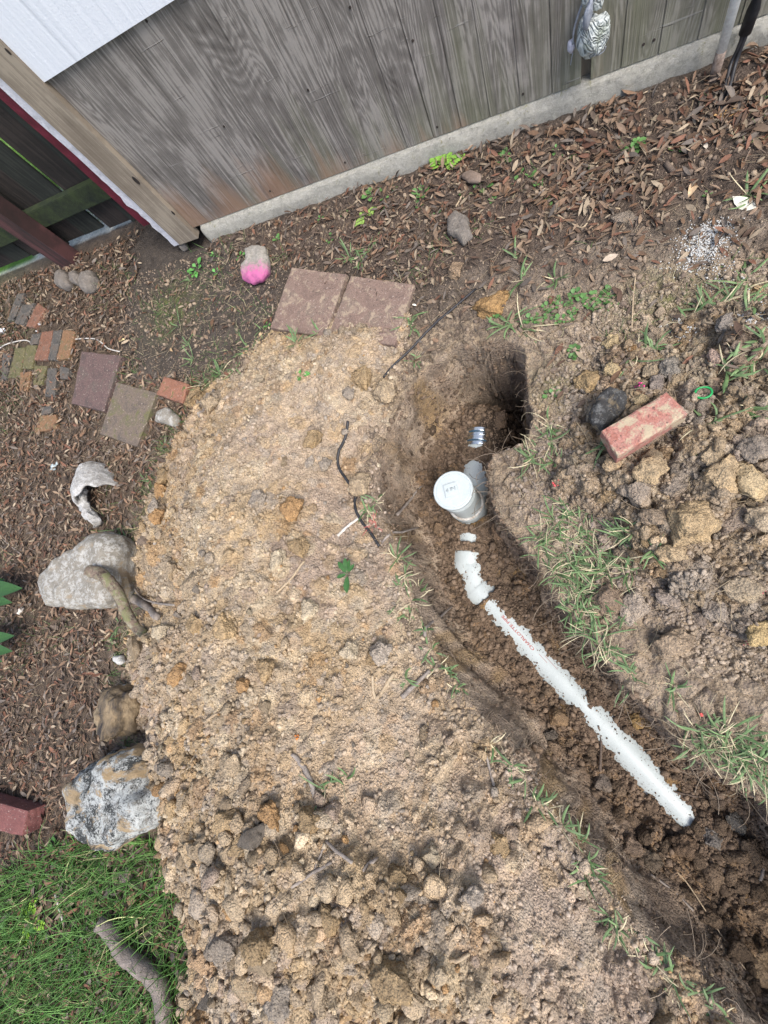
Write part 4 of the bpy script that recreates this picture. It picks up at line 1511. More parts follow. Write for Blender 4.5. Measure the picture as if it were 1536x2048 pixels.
c = col_at(p[:, 0], p[:, 1], CR) * rng.uniform(.7, 1.25, (len(p), 1))
tag(lumps('soil_lumps', p, r_, c), 'uncountable small lumps of dry soil right of the trench', 'soil lumps', kind='stuff')
p = pts_in(S_TR, 700, -.7, 1.0, -1.5, .95, .04)
p = p[~on_pipe(p, .012)]
r_ = np.clip(.006 * (rng.pareto(2.3, len(p)) + 1), 0, .022) * (1 + .5 * sstep(-.4, -.8, p[:, 1]))
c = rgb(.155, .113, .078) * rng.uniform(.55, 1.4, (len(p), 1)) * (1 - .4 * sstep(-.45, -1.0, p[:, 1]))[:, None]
tag(lumps('soil_lumps', p, r_, c), 'damp brown lumps on the floor of the trench', 'soil lumps', kind='stuff')


def lichen_mat(name, base, white, dark, och, s=14, wl=.5, dl=.6, ol=.62):
    m, nt, b = new_mat(name)
    tc = N(nt, 'ShaderNodeTexCoord')
    vec = tc.outputs['Object']
    c = base
    n0 = noise_node(nt, vec, s * .5, 8, .7)
    n1 = noise_node(nt, vec, s * 1.6, 10, .8)
    n2 = noise_node(nt, vec, s * .45, 8, .75, .5)
    n3 = noise_node(nt, vec, s * 9, 6, .7)
    r0 = ramp(nt, n0.outputs[0], [(.35, tuple(x * .75 for x in base)), (.65, tuple(x * 1.2 for x in base))])
    f1 = ramp(nt, n1.outputs[0], [(wl - .04, (0, 0, 0)), (wl + .04, (1, 1, 1))])
    c1 = mixc(nt, f1.outputs[0], r0.outputs[0], white)
    mm = math_n(nt, 'ADD', math_n(nt, 'MULTIPLY', n2.outputs[0], .6), math_n(nt, 'MULTIPLY', n3.outputs[0], .4))
    f2 = ramp(nt, mm, [(dl - .03, (0, 0, 0)), (dl + .03, (1, 1, 1))])
    c2 = mixc(nt, f2.outputs[0], c1, dark)
    n4 = noise_node(nt, tc.outputs['Object'], s * .35, 8, .7, 1.0)
    f3 = ramp(nt, n4.outputs[0], [(ol - .03, (0, 0, 0)), (ol + .03, (1, 1, 1))])
    c3 = mixc(nt, f3.outputs[0], c2, och)
    r4 = ramp(nt, n3.outputs[0], [(.3, (.7, .7, .7)), (.7, (1.2, 1.2, 1.2))])
    c4 = mixc(nt, .7, c3, r4.outputs[0], 'MULTIPLY')
    L(nt, c4, b.inputs['Base Color'])
    b.inputs['Roughness'].default_value = .9
    bp = bump(nt, b, n1.outputs[0], .012)
    bump(nt, b, n3.outputs[0], .004, 1, bp)
    return m


def outline_rock(name, pts, h, mat, label, cat, zb=None, rough=.02, nt_=96, nf=34, parent=None, prof=.55, seed=0, smooth=True):
    """closed stone whose widest outline follows the surveyed points, at its real height"""
    cpx = np.mean([p[0] for p in pts]), np.mean([p[1] for p in pts])
    base = float(hz(*P(cpx[0], cpx[1], 0)[:2])) if zb is None else zb
    zm = base + h * .78
    W = poly(pts, zm)
    c = W.mean(0)
    V = []
    for j in range(nf + 1):
        ph = -math.pi / 2 + math.pi * j / nf
        cr = max(math.cos(ph), 0) ** prof
        sz = math.sin(ph)
        sz = math.copysign(abs(sz) ** 1.0, sz)
        for i in range(nt_):
            th = 2 * math.pi * i / nt_
            d = np.array([math.cos(th), math.sin(th)])
            rmin = None
            for k_ in range(len(W)):
                a = W[k_] - c
                b_ = W[(k_ + 1) % len(W)] - c
                e_ = b_ - a
                den = d[0] * e_[1] - d[1] * e_[0]
                if abs(den) < 1e-9:
                    continue
                t = (a[0] * e_[1] - a[1] * e_[0]) / den
                u = (a[0] * d[1] - a[1] * d[0]) / den
                if t > 0 and -1e-6 <= u <= 1 + 1e-6:
                    rmin = t if rmin is None else max(rmin, t)
            rmin = rmin or .01
            p = Vector((d[0] * rmin * cr, d[1] * rmin * cr, h * .42 + sz * h * (.58 if sz > 0 else .6)))
            o3 = Vector((seed * 2.3, seed, 0))
            nn = mn.noise(p * 14 + o3) * 1.0 + .5 * mn.noise(p * 34 + o3) + .25 * mn.noise(p * 80 + o3)
            dirv = Vector((d[0] * cr, d[1] * cr, sz + .001)).normalized()
            p += dirv * nn * rough
            V.append(p[:])
    Fq = []
    for j in range(nf):
        for i in range(nt_):
            Fq.append((j * nt_ + i, j * nt_ + (i + 1) % nt_, (j + 1) * nt_ + (i + 1) % nt_, (j + 1) * nt_ + i))
    o = np_mesh(name, np.array(V), np.array(Fq), mat, None, smooth=smooth, parent=parent)
    o.location = (c[0], c[1], base)
    if label:
        tag(o, label, cat)
    return o


M_CONC_ROCK = lichen_mat('weathered_concrete', (.33, .30, .245), (.56, .545, .50), (.20, .18, .15), (.37, .29, .19), 24, .525, .60, .60)
M_BOULDER = lichen_mat('lichen_stone', (.26, .25, .22), (.60, .62, .59), (.035, .038, .036), (.44, .32, .18), 22, .455, .51, .545)
M_GREYROCK = lichen_mat('grey_stone', (.24, .21, .18), (.42, .38, .32), (.12, .1, .09), (.32, .25, .17), 30, .6, .62, .64)
M_DARKROCK = lichen_mat('dark_stone', (.07, .068, .066), (.24, .24, .23), (.022, .022, .024), (.27, .21, .13), 30, .55, .56, .53)
outline_rock('concrete_chunk', [(195, 1060), (218, 1068), (230, 1092), (230, 1125), (222, 1150), (216, 1205), (205, 1216), (140, 1217), (88, 1212), (74, 1190), (76, 1152), (90, 1138), (125, 1108), (158, 1080)],
             .17, M_CONC_ROCK, 'pale grey wedge of weathered concrete lying on leaves left of the heap', 'concrete chunk', rough=.014, prof=.32, seed=3)
outline_rock('boulder', [(262, 1497), (285, 1535), (295, 1575), (318, 1590), (325, 1625), (302, 1655), (255, 1680), (215, 1700), (190, 1707), (165, 1688), (146, 1665), (135, 1640), (125, 1605), (128, 1562), (155, 1540), (210, 1510)],
             .22, M_BOULDER, 'big rough boulder covered in white and black lichen beside the heap', 'boulder', rough=.022, prof=.45, seed=8)
m, nt, b = new_mat('pink_painted_stone')
tc = N(nt, 'ShaderNodeTexCoord')
n1 = noise_node(nt, tc.outputs['Object'], 70, 8, .8)
sp = N(nt, 'ShaderNodeSeparateXYZ')
L(nt, tc.outputs['Object'], sp.inputs[0])
f_ = math_n(nt, 'ADD', math_n(nt, 'MULTIPLY', sp.outputs[1], -5.5), math_n(nt, 'MULTIPLY', n1.outputs[0], 1.0))
fr = ramp(nt, f_, [(.58, (0, 0, 0)), (.86, (1, 1, 1))])
gr = ramp(nt, n1.outputs[0], [(.35, (.20, .19, .16)), (.65, (.40, .37, .33))])
L(nt, mixc(nt, fr.outputs[0], gr.outputs[0], (.50, .13, .29)), b.inputs['Base Color'])
b.inputs['Roughness'].default_value = .9
bump(nt, b, n1.outputs[0], .006)
outline_rock('painted_stone', [(486, 492), (505, 484), (526, 488), (533, 505), (532, 530), (518, 553), (495, 561), (480, 552), (479, 532), (490, 520)],
             .06, m, 'grey stone sprayed bright pink at one end above the pavers', 'stone', rough=.008, seed=4)
outline_rock('stone', [(892, 430), (909, 416), (935, 433), (945, 467), (925, 483), (895, 463)], .045, M_GREYROCK, 'brownish grey angular stone in the leaf litter below the foundation', 'stone', rough=.008, seed=5)
outline_rock('stone', [(1178, 822), (1196, 792), (1218, 772), (1250, 770), (1263, 790), (1260, 812), (1240, 835), (1205, 862), (1186, 850)], .09, M_DARKROCK,
             'black and grey rock leaning against the left end of the brick', 'stone', rough=.014, seed=6)
M_STUMP = simple_mat('rotten_wood', (.045, .04, .038), (.24, .18, .11), 11, .9, .010, 8, (.34, .26, .16), stretch=(2.2, .6, 1))
outline_rock('rotten_log', [(200, 1388), (222, 1372), (243, 1392), (250, 1425), (240, 1465), (218, 1483), (192, 1462), (188, 1430), (196, 1405)], .13, M_STUMP,
             'short yellow brown lump of rotten wood at the left heap foot', 'log', rough=.024, seed=7, prof=.35)
M_WHITE = simple_mat('chalky_white', (.42, .41, .38), (.62, .61, .58), 30, .9, .004)
for pts, h, lab, nm in [
    ([(225, 1372), (247, 1370), (250, 1400), (240, 1412), (226, 1395)], .05, 'white chalky lump above the rotten wood', 'white_stone'),
    ([(224, 1312), (238, 1312), (244, 1325), (236, 1330), (226, 1322)], .03, 'small white pebble left of the heap, above the rotten wood', 'white_stone'),
    ([(252, 1425), (270, 1420), (272, 1440), (255, 1442)], .04, 'white chip wedged between rotten wood and heap', 'white_stone'),
    ([(341, 935), (349, 908), (356, 928), (352, 938)], .03, 'white pointed chip at the top left heap edge', 'white_stone'),
    ([(108, 545), (120, 536), (132, 545), (133, 566), (120, 574), (108, 568)], .07, 'left of three pale stones at the fence foot', 'stone'),
    ([(137, 545), (148, 538), (156, 548), (150, 564), (139, 564)], .06, 'middle and smallest of three pale stones at the fence foot', 'stone'),
    ([(163, 542), (180, 537), (184, 550), (174, 575), (160, 580), (156, 565)], .07, 'right and longest of three pale stones at the fence foot', 'stone'),
    ([(310, 822), (332, 812), (352, 832), (345, 852), (325, 845), (308, 842)], .05, 'white and yellow stone between right dark paver and heap', 'stone'),
    ([(351, 472), (362, 470), (372, 490), (358, 496)], .04, 'small grey stone at the shed corner', 'stone'),
]:
    outline_rock(nm, pts, h, M_WHITE if 'white' in nm else M_GREYROCK if ('grey' in lab or 'fence' in lab) else M_CONC_ROCK, lab, 'stone', rough=.005, nt_=40, nf=16, seed=len(lab))


# bricks and pavers
def brick_mat(name, cols, grit=.3, dust=None, dlo=.55, sc=18):
    m, nt, b = new_mat(name)
    tc = N(nt, 'ShaderNodeTexCoord')
    vec = tc.outputs['Object']
    n1 = noise_node(nt, vec, sc, 8, .7)
    k_ = len(cols)
    r1 = ramp(nt, n1.outputs[0], [(.36 + .28 * i / max(k_ - 1, 1), cols[i]) for i in range(k_)])
    n2 = noise_node(nt, vec, 190, 5, .7)
    r2 = ramp(nt, n2.outputs[0], [(.35, (.7, .7, .7)), (.6, (1.1, 1.1, 1.1)), (.75, (1.7, 1.65, 1.6))])
    c = mixc(nt, min(grit * 2, 1), r1.outputs[0], r2.outputs[0], 'MULTIPLY')
    n7 = noise_node(nt, vec, 95, 3, .6)
    f7 = ramp(nt, n7.outputs[0], [(.62, (0, 0, 0)), (.68, (.6, .6, .6))])
    c = mixc(nt, f7.outputs[0], c, (.42, .36, .30))
    f8 = ramp(nt, n7.outputs[0], [(.34, (.7, .7, .7)), (.40, (0, 0, 0))])
    c = mixc(nt, f8.outputs[0], c, (.05, .042, .038))
    if dust:
        n3 = noise_node(nt, vec, 22, 10, .75, .4)
        f = ramp(nt, n3.outputs[0], [(dlo, (0, 0, 0)), (dlo + .07, (1, 1, 1))])
        c = mixc(nt, f.outputs[0], c, dust)
    L(nt, c, b.inputs['Base Color'])
    b.inputs['Roughness'].default_value = .92
    bump(nt, b, n2.outputs[0], .003)
    return m


def slab(name, corners, ztop, th, mat, label, cat, bev=.005, tilt=0, parts=None, group=None, rough=.0025):
    W = [Vector(P(x, y, ztop)) for x, y in corners]
    area = sum(W[i].x * W[(i + 1) % 4].y - W[(i + 1) % 4].x * W[i].y for i in range(4))
    if area < 0:
        W = W[::-1]
    c = sum(W, Vector()) / 4
    bm = bmesh.new()
    tops = [bm.verts.new(w_ - c) for w_ in W]
    bots = [bm.verts.new(w_ - c - Vector((0, 0, th))) for w_ in W]
    bm.faces.new(tops)
    bm.faces.new(bots[::-1])
    for i in range(4):
        bm.faces.new((tops[i], bots[i], bots[(i + 1) % 4], tops[(i + 1) % 4]))
    bmesh.ops.subdivide_edges(bm, edges=bm.edges[:], cuts=12, use_grid_fill=True)
    sd_ = Vector((ztop * 100 + c.x * 9, c.y * 7, 0))
    bm.normal_update()
    hf = th / 2
    for v in bm.verts:
        p = v.co.copy()
        edge = sum(1 for f in v.link_faces if abs(f.normal.z) > .9)
        onedge = 0 < edge < len(v.link_faces)
        d_ = Vector((p.x, p.y, (p.z + hf) * 2)).normalized()
        amp = rough * mn.noise(p * 60 + sd_) + rough * mn.noise(p * 22 + sd_)
        if onedge:
            amp -= bev * (.5 + .8 * abs(mn.noise(p * 45 + sd_)))
        v.co = p + d_ * amp
    o = bm_obj(name, bm, mat, None, False)
    o.location = c
    tag(o, label, cat, group)
    return o


M_PAV = brick_mat('terracotta_paver', [(.15, .105, .085), (.22, .15, .12), (.19, .145, .115)], .45, (.32, .25, .18), .53, 9)
M_PAVD = brick_mat('dark_paver', [(.085, .065, .058), (.14, .088, .08), (.12, .095, .08)], .6, (.10, .10, .05), .64, 10)
M_PAVG = brick_mat('mossy_paver', [(.10, .085, .07), (.17, .13, .10), (.13, .12, .065)], .5, (.13, .125, .05), .55, 10)
slab('paver', [(583, 534), (692, 548), (648, 672), (540, 655)], .022, .05, M_PAV, 'reddish square paver left of its twin, half covered by spilled soil', 'paver', .004)
slab('paver', [(701, 551), (828, 568), (788, 690), (655, 674)], .020, .05, M_PAV, 'reddish square paver right of its twin, crumbs over its lower half', 'paver', .004)
slab('paver', [(163, 702), (241, 711), (206, 822), (142, 806)], .028, .05, M_PAVD, 'dark red speckled paver beside the old bricks', 'paver', .005)
slab('paver', [(233, 764), (313, 785), (273, 893), (199, 867)], .024, .045, M_PAVG, 'greenish brown speckled paver nearest the heap', 'paver', .005)
M_BR = brick_mat('red_brick', [(.33, .125, .09), (.40, .19, .15), (.36, .20, .16)], .4, (.42, .34, .23), .48, 20)
qz = max(float(hit(a_, b_).z) for a_, b_ in [(1290, 850), (1240, 860), (1330, 815), (1350, 830), (1300, 800), (1270, 890)]) + .012
slab('brick', [(1203, 861), (1334, 783), (1378, 826), (1236, 913)], qz + .035, .062, M_BR, 'loose salmon red brick dusted with soil lying on the right hand clods', 'brick', .004, rough=.002)


def Q5(*a):
    return [(x / 5.908, y / 5.908 + 560) for x, y in a]


bm_ol = brick_mat('mossy_brick', [(.085, .085, .035), (.14, .125, .055), (.13, .11, .07)], .4)
bm_rd = brick_mat('old_red_brick', [(.13, .075, .05), (.22, .10, .06), (.16, .11, .08)], .35)
bm_gr = brick_mat('grey_brick', [(.06, .055, .05), (.10, .092, .08), (.14, .105, .08)], .4)
bm_or = brick_mat('orange_brick', [(.15, .115, .05), (.24, .125, .065), (.12, .115, .055)], .4)
for q, m_, lab in [
    (Q5((30, 860), (125, 870), (65, 1185), (0, 1175)), bm_gr, 'grey green brick at the far left end of the mossy brick row'),
    (Q5((180, 800), (300, 795), (222, 1162), (90, 1145)), bm_ol, 'olive mossy brick, first of the pair left of the red brown brick'),
    (Q5((310, 770), (428, 765), (378, 1045), (257, 1045)), bm_ol, 'olive mossy brick touching the red brown brick'),
    (Q5((370, 640), (480, 620), (430, 750), (345, 755)), bm_gr, 'dark grey brick stub above the olive bricks'),
    (Q5((492, 610), (622, 592), (555, 938), (398, 945)), bm_rd, 'red brown brick under the bend of the white cord'),
    (Q5((628, 592), (728, 588), (648, 938), (562, 938)), bm_gr, 'blackened brick between the red brown and the ochre bricks'),
    (Q5((742, 580), (880, 602), (808, 925), (662, 935)), bm_or, 'ochre brick with an orange edge at the right end of the row'),
    (Q5((232, 1085), (362, 1080), (318, 1310), (225, 1312)), bm_or, 'short orange brick, left one of the lower row'),
    (Q5((402, 1008), (552, 1010), (485, 1235), (385, 1240)), bm_ol, 'bright olive brick, second in the lower row'),
    (Q5((560, 1030), (665, 1040), (645, 1375), (527, 1372)), bm_gr, 'long grey brick, third in the lower row'),
    (Q5((698, 1010), (812, 1040), (792, 1165), (702, 1160)), bm_gr, 'mossy dark brick piece at the right of the lower row'),
    (Q5((200, 160), (290, 150), (155, 472), (78, 482)), bm_gr, 'weathered grey brick at the upper left, nearest the fence'),
    (Q5((262, 290), (402, 270), (262, 525), (160, 505)), bm_gr, 'broad weathered grey brick, middle of the upper left group'),
    (Q5((440, 262), (530, 330), (400, 562), (300, 542)), bm_rd, 'weathered brown brick, right one of the upper left group'),
    (Q5((480, 1500), (600, 1480), (592, 1570), (482, 1590)), bm_gr, 'dark half buried brick above the orange fragment'),
    (Q5((470, 1600), (655, 1585), (672, 1750), (400, 1800)), bm_or, 'broken orange and black brick fragment alone in the leaves'),
]:
    slab('brick', q, .020, .045, m_, lab, 'brick', .004)
slab('brick', [(327, 752), (374, 767), (364, 806), (312, 788)], .045, .05, brick_mat('moss_spotted_brick', [(.22, .10, .06), (.30, .14, .09)], .4, (.07, .11, .03), .56), 'orange brick with green moss spots above the forked twig', 'brick', .005)
slab('brick', [(-70, 1588), (56, 1622), (44, 1672), (-70, 1650)], .075, .07, brick_mat('smooth_red_block', [(.15, .055, .048), (.20, .075, .065)], .25), 'smooth dark red block cut by the left edge of the view', 'brick', .003)

# bark chip near the fern
outline_rock('bark_piece', [(918, 348), (940, 338), (963, 346), (960, 362), (935, 362)], .02, simple_mat('bark', (.14, .10, .075), (.25, .19, .15), 30, .9, .004), 'flat brown piece of bark beside the yellow green fern', 'bark', rough=.003, nt_=32, nf=12)

# ------------------------------------------------------------------ broken white pot shard
M_SHARD = lichen_mat('chalky_shard', (.52, .50, .46), (.70, .69, .66), (.12, .10, .08), (.36, .3, .22), 34, .5, .585, .68)
bm = bmesh.new()
cx_ = P(190, 980, .05)
c0 = Vector(cx_)
# hood: part of a thick bowl on its side, opening to the lower right
hx = P(225, 965, .05)[:2] - P(155, 972, .05)[:2]
wid = np.hypot(*hx) * .43
op = Vector(((P(203, 1010, .05) - P(187, 960, .05))[0], (P(203, 1010, .05) - P(187, 960, .05))[1], 0)).normalized()
sdv = Vector((-op.y, op.x, 0))
rows = []
for i in range(13):
    t = i / 12
    ph = -.25 + t * (math.pi + .1)
    row = []
    for j in range(9):
        s_ = j / 8
        cone = 1 - .45 * s_ ** 1.8
        dd = (.045 - .17 * s_)
        p_ = sdv * (math.cos(ph) * wid * cone) + Vector((0, 0, 1)) * (math.sin(ph) * .12 * cone) + op * dd
        p_ = p_ + Vector((mn.noise(p_ * 30), mn.noise(p_ * 30 + Vector((5, 0, 0))), mn.noise(p_ * 30 + Vector((0, 7, 0))))) * .017
        if j == 0:
            p_ += op * .045 * mn.noise(Vector((t * 11, 0, 3)))
        row.append(bm.verts.new(p_))
    rows.append(row)
for i in range(12):
    for j in range(8):
        bm.faces.new((rows[i][j], rows[i + 1][j], rows[i + 1][j + 1], rows[i][j + 1]))
bmesh.ops.recalc_face_normals(bm, faces=bm.faces[:])
sh = bm_obj('pot_shard', bm, M_SHARD, None, True)
sh.location = Vector(P(194, 980, .02)) - Vector((0, 0, .02)) + Vector((0, 0, .0))
md = sh.modifiers.new('thick', 'SOLIDIFY')
md.thickness = .016
md.offset = 0
md2 = sh.modifiers.new('sub', 'SUBSURF')
md2.levels = md2.render_levels = 2
bm = bmesh.new()
leg = [P(160, 968, .05), P(161, 985, .055), P(166, 1004, .05), P(178, 1026, .04), P(197, 1049, .03)]
tube_bm(bm, smooth_path([Vector(q) - sh.location for q in leg], 4), [.024 - .0003 * i for i in range(17)], 12, 1.1)
bm_obj('broken_rim', bm, M_SHARD, sh, True)
tag(sh, 'hollow white broken shard with a jagged leg lying above the concrete chunk', 'pot shard')

# ------------------------------------------------------------------ sticks
M_BARK = lichen_mat('mossy_bark', (.30, .22, .16), (.42, .38, .26), (.09, .06, .05), (.27, .27, .13), 42, .52, .55, .56)
M_STICKG = simple_mat('grey_stick', (.17, .14, .12), (.33, .29, .25), 40, .85, .002)
M_STICKT = simple_mat('tan_stick', (.30, .22, .14), (.50, .40, .27), 40, .85, .002)
M_STICKW = simple_mat('pale_stick', (.50, .46, .40), (.68, .64, .58), 40, .8, .001)
M_STICKD = simple_mat('dark_stick', (.08, .06, .05), (.16, .12, .09), 40, .85, .002)


def stick(name, pts, rad, mat, label, cat='stick', lift=.0, zs=None, n=8, wob=.3, group=None):
    if zs:
        W = [Vector(P(x, y, z)) for (x, y), z in zip(pts, zs)]
    else:
        W = [hit(x, y) + Vector((0, 0, lift)) for x, y in pts]
    path = smooth_path(W, 5)
    m_ = len(path)
    if hasattr(rad, '__len__'):
        rr = [rad[0] + (rad[1] - rad[0]) * i / (m_ - 1) for i in range(m_)]
    else:
        rr = [rad] * m_
    if not zs:
        path = [Vector((p.x, p.y, max(p.z, float(hz(p.x, p.y)) + rr[i] * .55))) for i, p in enumerate(path)]
    o0 = path[0].copy()
    bm = bmesh.new()
    tube_bm(bm, [p - o0 for p in path], rr, n, wob)
    o = bm_obj(name, bm, mat, None, True)
    o.location = o0
    if label:
        tag(o, label, cat, group)
    return o


stick('branch', [(180, 1142), (205, 1150), (232, 1180), (252, 1222), (272, 1255), (290, 1270)], (.024, .017), M_BARK, 'thick mossy branch leaning from the concrete chunk onto the heap', 'branch', zs=[.175, .17, .15, .125, .10, .09], n=12, wob=.25)
stick('branch', [(226, 1828), (248, 1848), (268, 1885), (300, 1910), (335, 1938), (350, 1985), (352, 2060), (356, 2100)], (.024, .028), simple_mat('grey_bark', (.17, .14, .12), (.32, .27, .23), 30, .9, .006), 'thick grey brown branch lying in the grass at the heap foot', 'branch', n=12, lift=.045)
stick('branch', [(245, 1180), (275, 1200), (300, 1215), (320, 1235)], (.020, .012), M_STICKG, 'short grey branch half buried behind the mossy branch', 'branch', lift=.008)
for pts, r_, m_, lab in [
    ([(375, 1815), (362, 1850), (345, 1885), (330, 1906)], (.006, .004), M_STICKT, 'thin tan stick between heap and grey branch'),
    ([(112, 1788), (125, 1830), (140, 1880), (150, 1925)], (.004, .003), M_STICKW, 'thin white stick lying in the grass'),
    ([(430, 782), (418, 805), (402, 835)], (.008, .006), M_STICKG, 'grey forked twig on the stone at the top of the heap'),
    ([(585, 1507), (600, 1520), (618, 1548), (634, 1592)], (.005, .008), M_STICKG, 'curved grey root piece on the lower heap'),
    ([(665, 1722), (625, 1745), (585, 1772)], .0042, M_STICKG, 'straight grey stick on the lower heap'),
    ([(655, 1680), (680, 1700), (708, 1722)], .0042, M_STICKG, 'grey stick forming a fork with its neighbours'),
    ([(652, 1690), (640, 1715), (630, 1740)], .003, M_STICKG, 'thin grey twig hanging from the forked sticks'),
    ([(760, 1708), (742, 1722), (727, 1740)], .004, M_STICKG, 'short grey stick right of the forked sticks'),
    ([(973, 1508), (983, 1550), (993, 1592)], .0035, M_STICKG, 'upright grey stick on the right part of the heap'),
    ([(745, 1350), (748, 1380), (752, 1400)], .0045, M_STICKT, 'left arm of a tan V of sticks'),
    ([(752, 1402), (768, 1378), (790, 1345)], .0055, M_STICKT, 'right arm of a tan V of sticks'),
    ([(860, 1340), (835, 1365), (805, 1394)], (.006, .008), M_STICKG, 'grey root stub at the left trench rim, lower one'),
    ([(905, 1212), (880, 1235), (850, 1272)], (.003, .006), M_STICKG, 'grey root stub leaning into the trench, upper one'),
    ([(845, 972), (825, 995), (795, 1030)], (.003, .006), M_STICKG, 'grey root crossing the left trench wall near the cleanout'),
    ([(838, 1055), (805, 1065), (765, 1085)], (.003, .005), M_STICKG, 'short root beside the end of the black cable'),
    ([(718, 1036), (698, 1052), (676, 1072)], .005, M_STICKW, 'flat whitish wood splinter beside the black cable'),
    ([(610, 1122), (590, 1150), (572, 1170), (555, 1185)], .004, M_STICKT, 'tan twig left of the rosette plant'),
    ([(338, 1122), (355, 1138), (385, 1160)], .004, M_STICKT, 'tan twig on the left upper heap'),
    ([(258, 1110), (262, 1150), (280, 1190), (310, 1205), (350, 1210)], .004, M_STICKG, 'long bent grey root at the left heap edge'),
    ([(225, 1115), (250, 1118), (275, 1115)], .006, M_STICKT, 'short tan stick touching the concrete chunk'),
    ([(265, 1185), (300, 1200), (330, 1208)], .003, M_STICKG, 'thin grey root over the heap edge'),
    ([(0, 1072), (20, 1090), (48, 1112)], .003, M_STICKG, 'thin grey twig in the leaves above the glossy plant'),
    ([(98, 1160), (62, 1180), (30, 1170)], .0022, M_STICKD, 'dark thin twig left of the concrete chunk'),
    ([(222, 1265), (200, 1285), (168, 1310)], .0045, M_STICKT, 'tan curved twig below the concrete chunk'),
    ([(158, 1262), (160, 1300), (166, 1345)], .0025, M_STICKG, 'grey straight twig in the leaves below the concrete chunk'),
    ([(1270, 555), (1266, 600), (1263, 665)], .0022, M_STICKT, 'long straw stalk standing out on bare soil above the clods'),
    ([(1112, 430), (1160, 457), (1178, 440), (1192, 415), (1240, 420)], .0028, M_STICKT, 'angular bent tan twig in the leaf litter'),
    ([(1330, 330), (1350, 350), (1385, 348)], .008, M_STICKD, 'curved dark brown strip of bark in the leaf litter'),
    ([(895, 368), (915, 370), (925, 388), (912, 415)], .003, M_STICKT, 'curved tan twig beside the grey brown stone'),
    ([(1308, 1580), (1340, 1580), (1395, 1592)], .003, M_STICKD, 'dark twig lying across the white pipe'),
    ([(1196, 1450), (1202, 1480), (1200, 1540)], .004, M_STICKD, 'dark root beside the lower pipe'),
    ([(1308, 1692), (1370, 1760), (1430, 1850), (1492, 1940)], .0016, M_STICKT, 'long thin root spanning the deep lower trench'),
    ([(1300, 1745), (1345, 1780), (1385, 1818)], .003, M_STICKG, 'grey root in the deep lower trench'),
    ([(1525, 1730), (1520, 1760), (1512, 1800)], .004, M_STICKG, 'grey root near the lower right edge'),
    ([(900, 1000), (872, 1030)], .002, M_STICKD, 'tiny dark root left of the cleanout'),
    ([(500, 1890), (495, 1930), (500, 1960)], .003, M_STICKD, 'dark twig in the bottom heap'),
    ([(900, 1918), (940, 1905)], .004, M_STICKT, 'short tan stick near the bottom edge'),
    ([(1050, 1240), (1065, 1215), (1060, 1190)], .0016, M_STICKD, 'tiny root on the trench floor above the pipe'),
    ([(415, 1440), (440, 1425), (470, 1418)], .0035, M_STICKT, 'tan twig on the left slope of the heap'),
    ([(345, 1560), (372, 1540), (398, 1525)], .002, M_STICKT, 'thin root above the lichen boulder side'),
]:
    stick('stick', pts, r_, m_, lab, 'stick', lift=.002)

M_CORD = simple_mat('white_cord_fibre', (.45, .42, .38), (.6, .57, .52), 80, .8, .0005)
stick('cord', [(-20, 712), (0, 702), (20, 690), (58, 683), (75, 700), (91, 714), (125, 690), (155, 681), (192, 680), (208, 688), (222, 700), (245, 706)], .0032, M_CORD, 'off white cord lying in a zigzag across the old bricks', 'cord', lift=.012, wob=0)
M_BLK = simple_mat('black_rubber', (.012, .012, .014), (.03, .03, .034), 60, .5, .0004, spec=.5)
stick('cable', [(952, 580), (905, 620), (862, 658), (822, 700), (788, 732), (768, 757)], .0042, M_BLK, 'straight black strap running from bare soil to the trench rim', 'strap', lift=.004, wob=0)
stick('cable', [(697, 843), (692, 875), (678, 908), (679, 935), (698, 965), (714, 985), (710, 1008), (722, 1040), (742, 1066), (760, 1093)], .0052, M_BLK, 'wavy black cable half buried in the upper heap', 'cable', lift=.004, wob=0)

# ------------------------------------------------------------------ small litter
bm = bmesh.new()
q = hit(1405, 788)
rr_ = 14 * depth_at(q) / F
for i in range(32):
    pass
ringp = [Vector((math.cos(t) * rr_, math.sin(t) * rr_ * .85, .004)) for t in np.linspace(0, 2 * math.pi, 33)[:-1]]
V, Fs, m_, n_ = tube_data(ringp + [ringp[0]], .0028, 8)
vs = [bm.verts.new(v) for v in V]
for f in Fs:
    bm.faces.new([vs[i] for i in f])
o = bm_obj('bottle_ring', bm, simple_mat('green_plastic', (.01, .22, .05), (.02, .32, .09), 50, .4, 0), None, True)
o.location = q + Vector((0, 0, .004))
tag(o, 'bright green plastic ring right of the red brick', 'plastic ring')


def bits(name, px, py, spread, n, r, col, label, cat):
    q = hit(px, py)
    s_ = spread * depth_at(q) / F
    p = np.stack([rng.normal(q.x, s_, n), rng.normal(q.y, s_, n)], -1)
    return tag(crumbs(name, p, rng.uniform(.6, 1.3, n) * r, np.ones((n, 3)) * rgb(*col), M_CRUMB, sink=-.4), label, cat)


